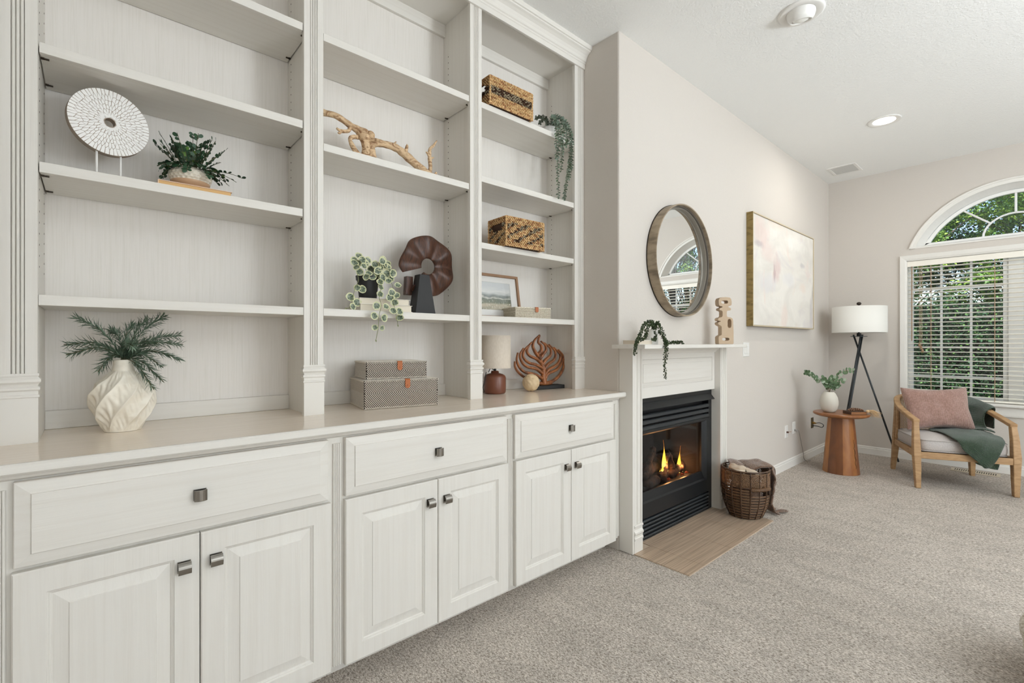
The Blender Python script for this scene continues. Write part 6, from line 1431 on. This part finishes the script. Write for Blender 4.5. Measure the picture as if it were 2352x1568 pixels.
bmx = bmesh.new(); bmx.from_mesh(me_); bmesh.ops.remove_doubles(bmx, verts=bmx.verts, dist=.0045); bmesh.ops.recalc_face_normals(bmx, faces=bmx.faces); bmx.to_mesh(me_); bmx.free()
po_ = bpy.data.objects.new('pillow_body', me_); COL.objects.link(po_); po_.parent = pw; q = po_.modifiers.new('s', 'SUBSURF'); q.levels = q.render_levels = 1; me_.polygons.foreach_set('use_smooth', [True]*len(me_.polygons))

# green knitted throw over the chair's right back corner, seat and front edge
GT = mat('forest_green_knit', (58, 80, 60), .95, col2=(42, 60, 44), cs=(200, 200, 200), sheen=.35, bump=((260, 260, 260), .5, .003), wave=('DIAGONAL', 60, .8, .005, .8))
gt = thing('knit_throw', 'dark green knitted throw draped over the armchair back, seat and front edge', 'blanket', (5.255, .427, 0), R(-64.7)); Z0 = (0, 0, 0)
fold_sheet([[(.12, .765, .45), (.23, .715, .45), (.32, .605, .46), (.362, .42, .46)], [(.12, .745, .68), (.225, .695, .67), (.318, .58, .65), (.356, .40, .59)], [(.12, .70, .738), (.215, .660, .732), (.300, .550, .702), (.335, .37, .645)],
            [(.12, .650, .705), (.19, .595, .69), (.245, .52, .66), (.278, .36, .612)], [(.12, .60, .57), (.17, .52, .57), (.22, .45, .56), (.262, .35, .53)], [(.09, .52, .455), (.14, .44, .465), (.20, .38, .48), (.278, .32, .465)], [(.02, .44, .440), (.11, .36, .450), (.19, .28, .465), (.300, .265, .445)]], 'back_drape', GT, gt, Z0, .016, 9, thick=.012, seed=4)
fold_sheet([[(-.12, .36, .436), (-.0, .50, .440), (.12, .56, .445), (.22, .50, .45)], [(-.09, .22, .442), (.01, .28, .450), (.12, .31, .462), (.25, .30, .455)], [(-.085, .02, .436), (.02, .07, .452), (.12, .10, .468), (.262, .12, .440)],
            [(-.055, -.030, .41), (.03, -.026, .428), (.12, -.016, .438), (.245, .0, .42)], [(-.02, -.050, .335), (.05, -.052, .34), (.12, -.050, .345), (.200, -.046, .35)], [(.055, -.052, .262), (.085, -.056, .265), (.12, -.056, .27), (.165, -.050, .285)], [(.100, -.050, .212), (.110, -.054, .214), (.120, -.054, .218), (.13, -.050, .228)]], 'seat_drape', GT, gt, Z0, .014, 11, thick=.011, seed=9)
fold_sheet([[(.06, .04, .30), (.13, .03, .30), (.215, .03, .30)], [(.065, .04, .25), (.14, .03, .24), (.222, .03, .245)], [(.085, .04, .225), (.15, .03, .200), (.215, .03, .190)]], 'hanging_tail', GT, gt, Z0, .008, 14, thick=.010)

# chunky knitted item given an invented pouf shape, its edge at the lower right
CK = mat('cream_chunky_wool', (236, 231, 222), .95, col2=(186, 176, 158), cs=(120, 120, 120), sheen=.3, bump=((180, 180, 180), .6, .004))
pf = thing('knitted_item', 'cream chunky knitted item shaped as a pouf, only its edge in view at the lower right corner', 'pouf', (2.50, -.285, 0))
MB().lathe([(.001, .01), (.20, .01), (.29, .06), (.325, .17), (.29, .29), (.20, .345), (.001, .36)], 40, cap0=False, cap1=False).build('inner_cushion', CK, pf, smooth=True)
mb = MB()
for r_ in range(9):
    th_ = -1.2+2.5*r_/8; rr_ = .325*max(.1, math.cos(th_))**.75; z = .18+.165*math.sin(th_); n = 22
    for k in range(n):
        for s_ in (-1, 1):
            a = 2*math.pi*(k+.25*s_)/n; p = (rr_*math.cos(a), rr_*math.sin(a), z)
            tl_ = Vector((-math.sin(a)*.55*s_, math.cos(a)*.55*s_, 1)); q = place(p, tl_, (math.cos(a), math.sin(a), 0))
            mb.ball((0, 0, 0), .5, 10, 7, M=q @ Matrix.Diagonal((.085, .050, .046, 1)))
mb.build('knit_stitches', CK, pf, smooth=True, kind='stuff')

# ---------------------------------------------------------------- outside
struct(MB().box(XW+.3, 40, -25, 25, -.5, -.3).build('ground', mat('garden_soil_and_grass', (90, 96, 66), .95, col2=(120, 110, 88), cs=(1.5, 1.5, 1.5), bump=((10, 10, 10), .6, .05))))
BARK = mat('grey_brown_bark', (92, 82, 72), .9, bump=((12, 12, 3), .6, .02))
LM = [mat('sunlit_leaf', (158, 190, 84), .5, spec=.4), mat('mid_green_leaf', (104, 146, 76), .5, spec=.4), mat('deep_green_leaf', (62, 98, 66), .55, spec=.3)]
for m in LM: m.node_tree.nodes['Principled BSDF'].inputs['Transmission Weight'].default_value = 0
import numpy as np
RS = np.random.RandomState(5)
def leafmesh_fast(name, clusters, per, size, mats, shell, O):
    """clusters: list of (centre, radii); many small folded leaves as one mesh"""
    C_ = np.repeat(np.array([c for c, r in clusters], float), per, 0); Rr = np.repeat(np.array([r for c, r in clusters], float), per, 0); N_ = len(C_)
    d = RS.normal(size=(N_, 3)); d /= np.linalg.norm(d, axis=1)[:, None]
    P = C_+d*Rr*(shell+(1-shell)*RS.rand(N_, 1))-np.array(O)
    x = np.stack([RS.uniform(-1, 1, N_), RS.uniform(-1, 1, N_), RS.uniform(-.9, .4, N_)], 1); x /= np.linalg.norm(x, axis=1)[:, None]
    n = np.stack([RS.uniform(-1, 1, N_), RS.uniform(-1, 1, N_), np.ones(N_)], 1); y = np.cross(n, x); y /= np.linalg.norm(y, axis=1)[:, None]; z = np.cross(x, y)
    s_ = size*RS.uniform(.65, 1.3, (N_, 1)); V = np.stack([P, P+x*s_*.45-y*s_*.27+z*s_*.07, P+x*s_, P+x*s_*.45+y*s_*.27+z*s_*.07], 1).reshape(-1, 3)
    b = np.arange(N_)[:, None]*4; F = np.concatenate([b+[0, 1, 2], b+[0, 2, 3]], 1).reshape(-1, 3)
    me = bpy.data.meshes.new(name); me.vertices.add(len(V)); me.vertices.foreach_set('co', V.ravel()); me.loops.add(F.size); me.loops.foreach_set('vertex_index', F.ravel().astype('i'))
    me.polygons.add(len(F)); me.polygons.foreach_set('loop_start', np.arange(0, F.size, 3, dtype='i'))
    for m in LM: me.materials.append(m)
    mi_ = np.repeat(RS.choice(mats, N_), 2).astype('i'); me.polygons.foreach_set('material_index', mi_); me.update(calc_edges=True); me.validate(); return me
def tree(label, x, y, h, crown, n, size, seed, mats):
    t_ = thing('tree', label, 'tree', (x, y, -.3), group='trees outside the window'); rnd = random.Random(seed); O = Vector(t_.location)
    tr_ = MB(O).tube(cr([(x, y, -.3), (x+.1, y, h*.3), (x-.1, y+.1, h*.6), (x, y, h*.85)], 5), [.09-.06*i/15 for i in range(16)], 10).build('trunk', BARK, t_, smooth=True)
    cl_ = []
    for k in range(crown):
        a = rnd.uniform(0, 2*math.pi); r_ = rnd.uniform(.2, 1.6); z = rnd.uniform(h*.30, h); c = (x+r_*math.cos(a)*1.1, y+r_*math.sin(a)*1.3, z)
        MB(O).tube(cr([(x, y, z*.55), ((x+c[0])/2, (y+c[1])/2, z*.85), c], 4), [.018-.015*i/8 for i in range(9)], 5).build('bough', BARK, tr_, smooth=True)
        for q in range(5): cl_.append(((c[0]+rnd.gauss(0, .32), c[1]+rnd.gauss(0, .32), c[2]+rnd.gauss(0, .24)), (.26, .28, .20)))
    o = bpy.data.objects.new('foliage', leafmesh_fast('foliage', cl_, n, size, mats, .1, O)); COL.objects.link(o); o.parent = t_; o['kind'] = 'stuff'
tree('tall bright green tree seen at the left of the arched window', 11.2, 1.9, 5.4, 36, 250, .062, 31, (0, 0, 1, 1))
tree('tall darker green tree seen in the middle of the arched window', 12.4, -.3, 6.0, 36, 250, .062, 32, (1, 1, 0, 0))
tree('tree reflected in the mirror, to the right of the other two outside', 11.6, -3.4, 5.8, 44, 250, .062, 33, (0, 1, 1, 2))
for yy, sd_ in ((5.2, 41), (2.6, 42), (0.4, 43), (-2.0, 44), (-4.6, 45)):
    q_ = {41: 'farthest left', 42: 'second from the left', 43: 'in the middle', 44: 'second from the right', 45: 'farthest right'}[sd_]
    tree('dense dark evergreen in the back row outside, '+q_, 14.6, yy, 5.6, 30, 150, .085, sd_, (2, 2, 1))
hd = thing('hedge', 'long dark green hedge seen through the blind', 'hedge', (9.0, 0, -.3)); rnd = random.Random(77); O = Vector(hd.location)
hc = []
for k in range(90):
    y = -5+10*k/89
    for z in (-.1, .25, .6, .95, 1.3, 1.65): hc.append(((8.85+rnd.uniform(-.16, .16), y, z+rnd.uniform(-.1, .1)), (.26, .24, .24)))
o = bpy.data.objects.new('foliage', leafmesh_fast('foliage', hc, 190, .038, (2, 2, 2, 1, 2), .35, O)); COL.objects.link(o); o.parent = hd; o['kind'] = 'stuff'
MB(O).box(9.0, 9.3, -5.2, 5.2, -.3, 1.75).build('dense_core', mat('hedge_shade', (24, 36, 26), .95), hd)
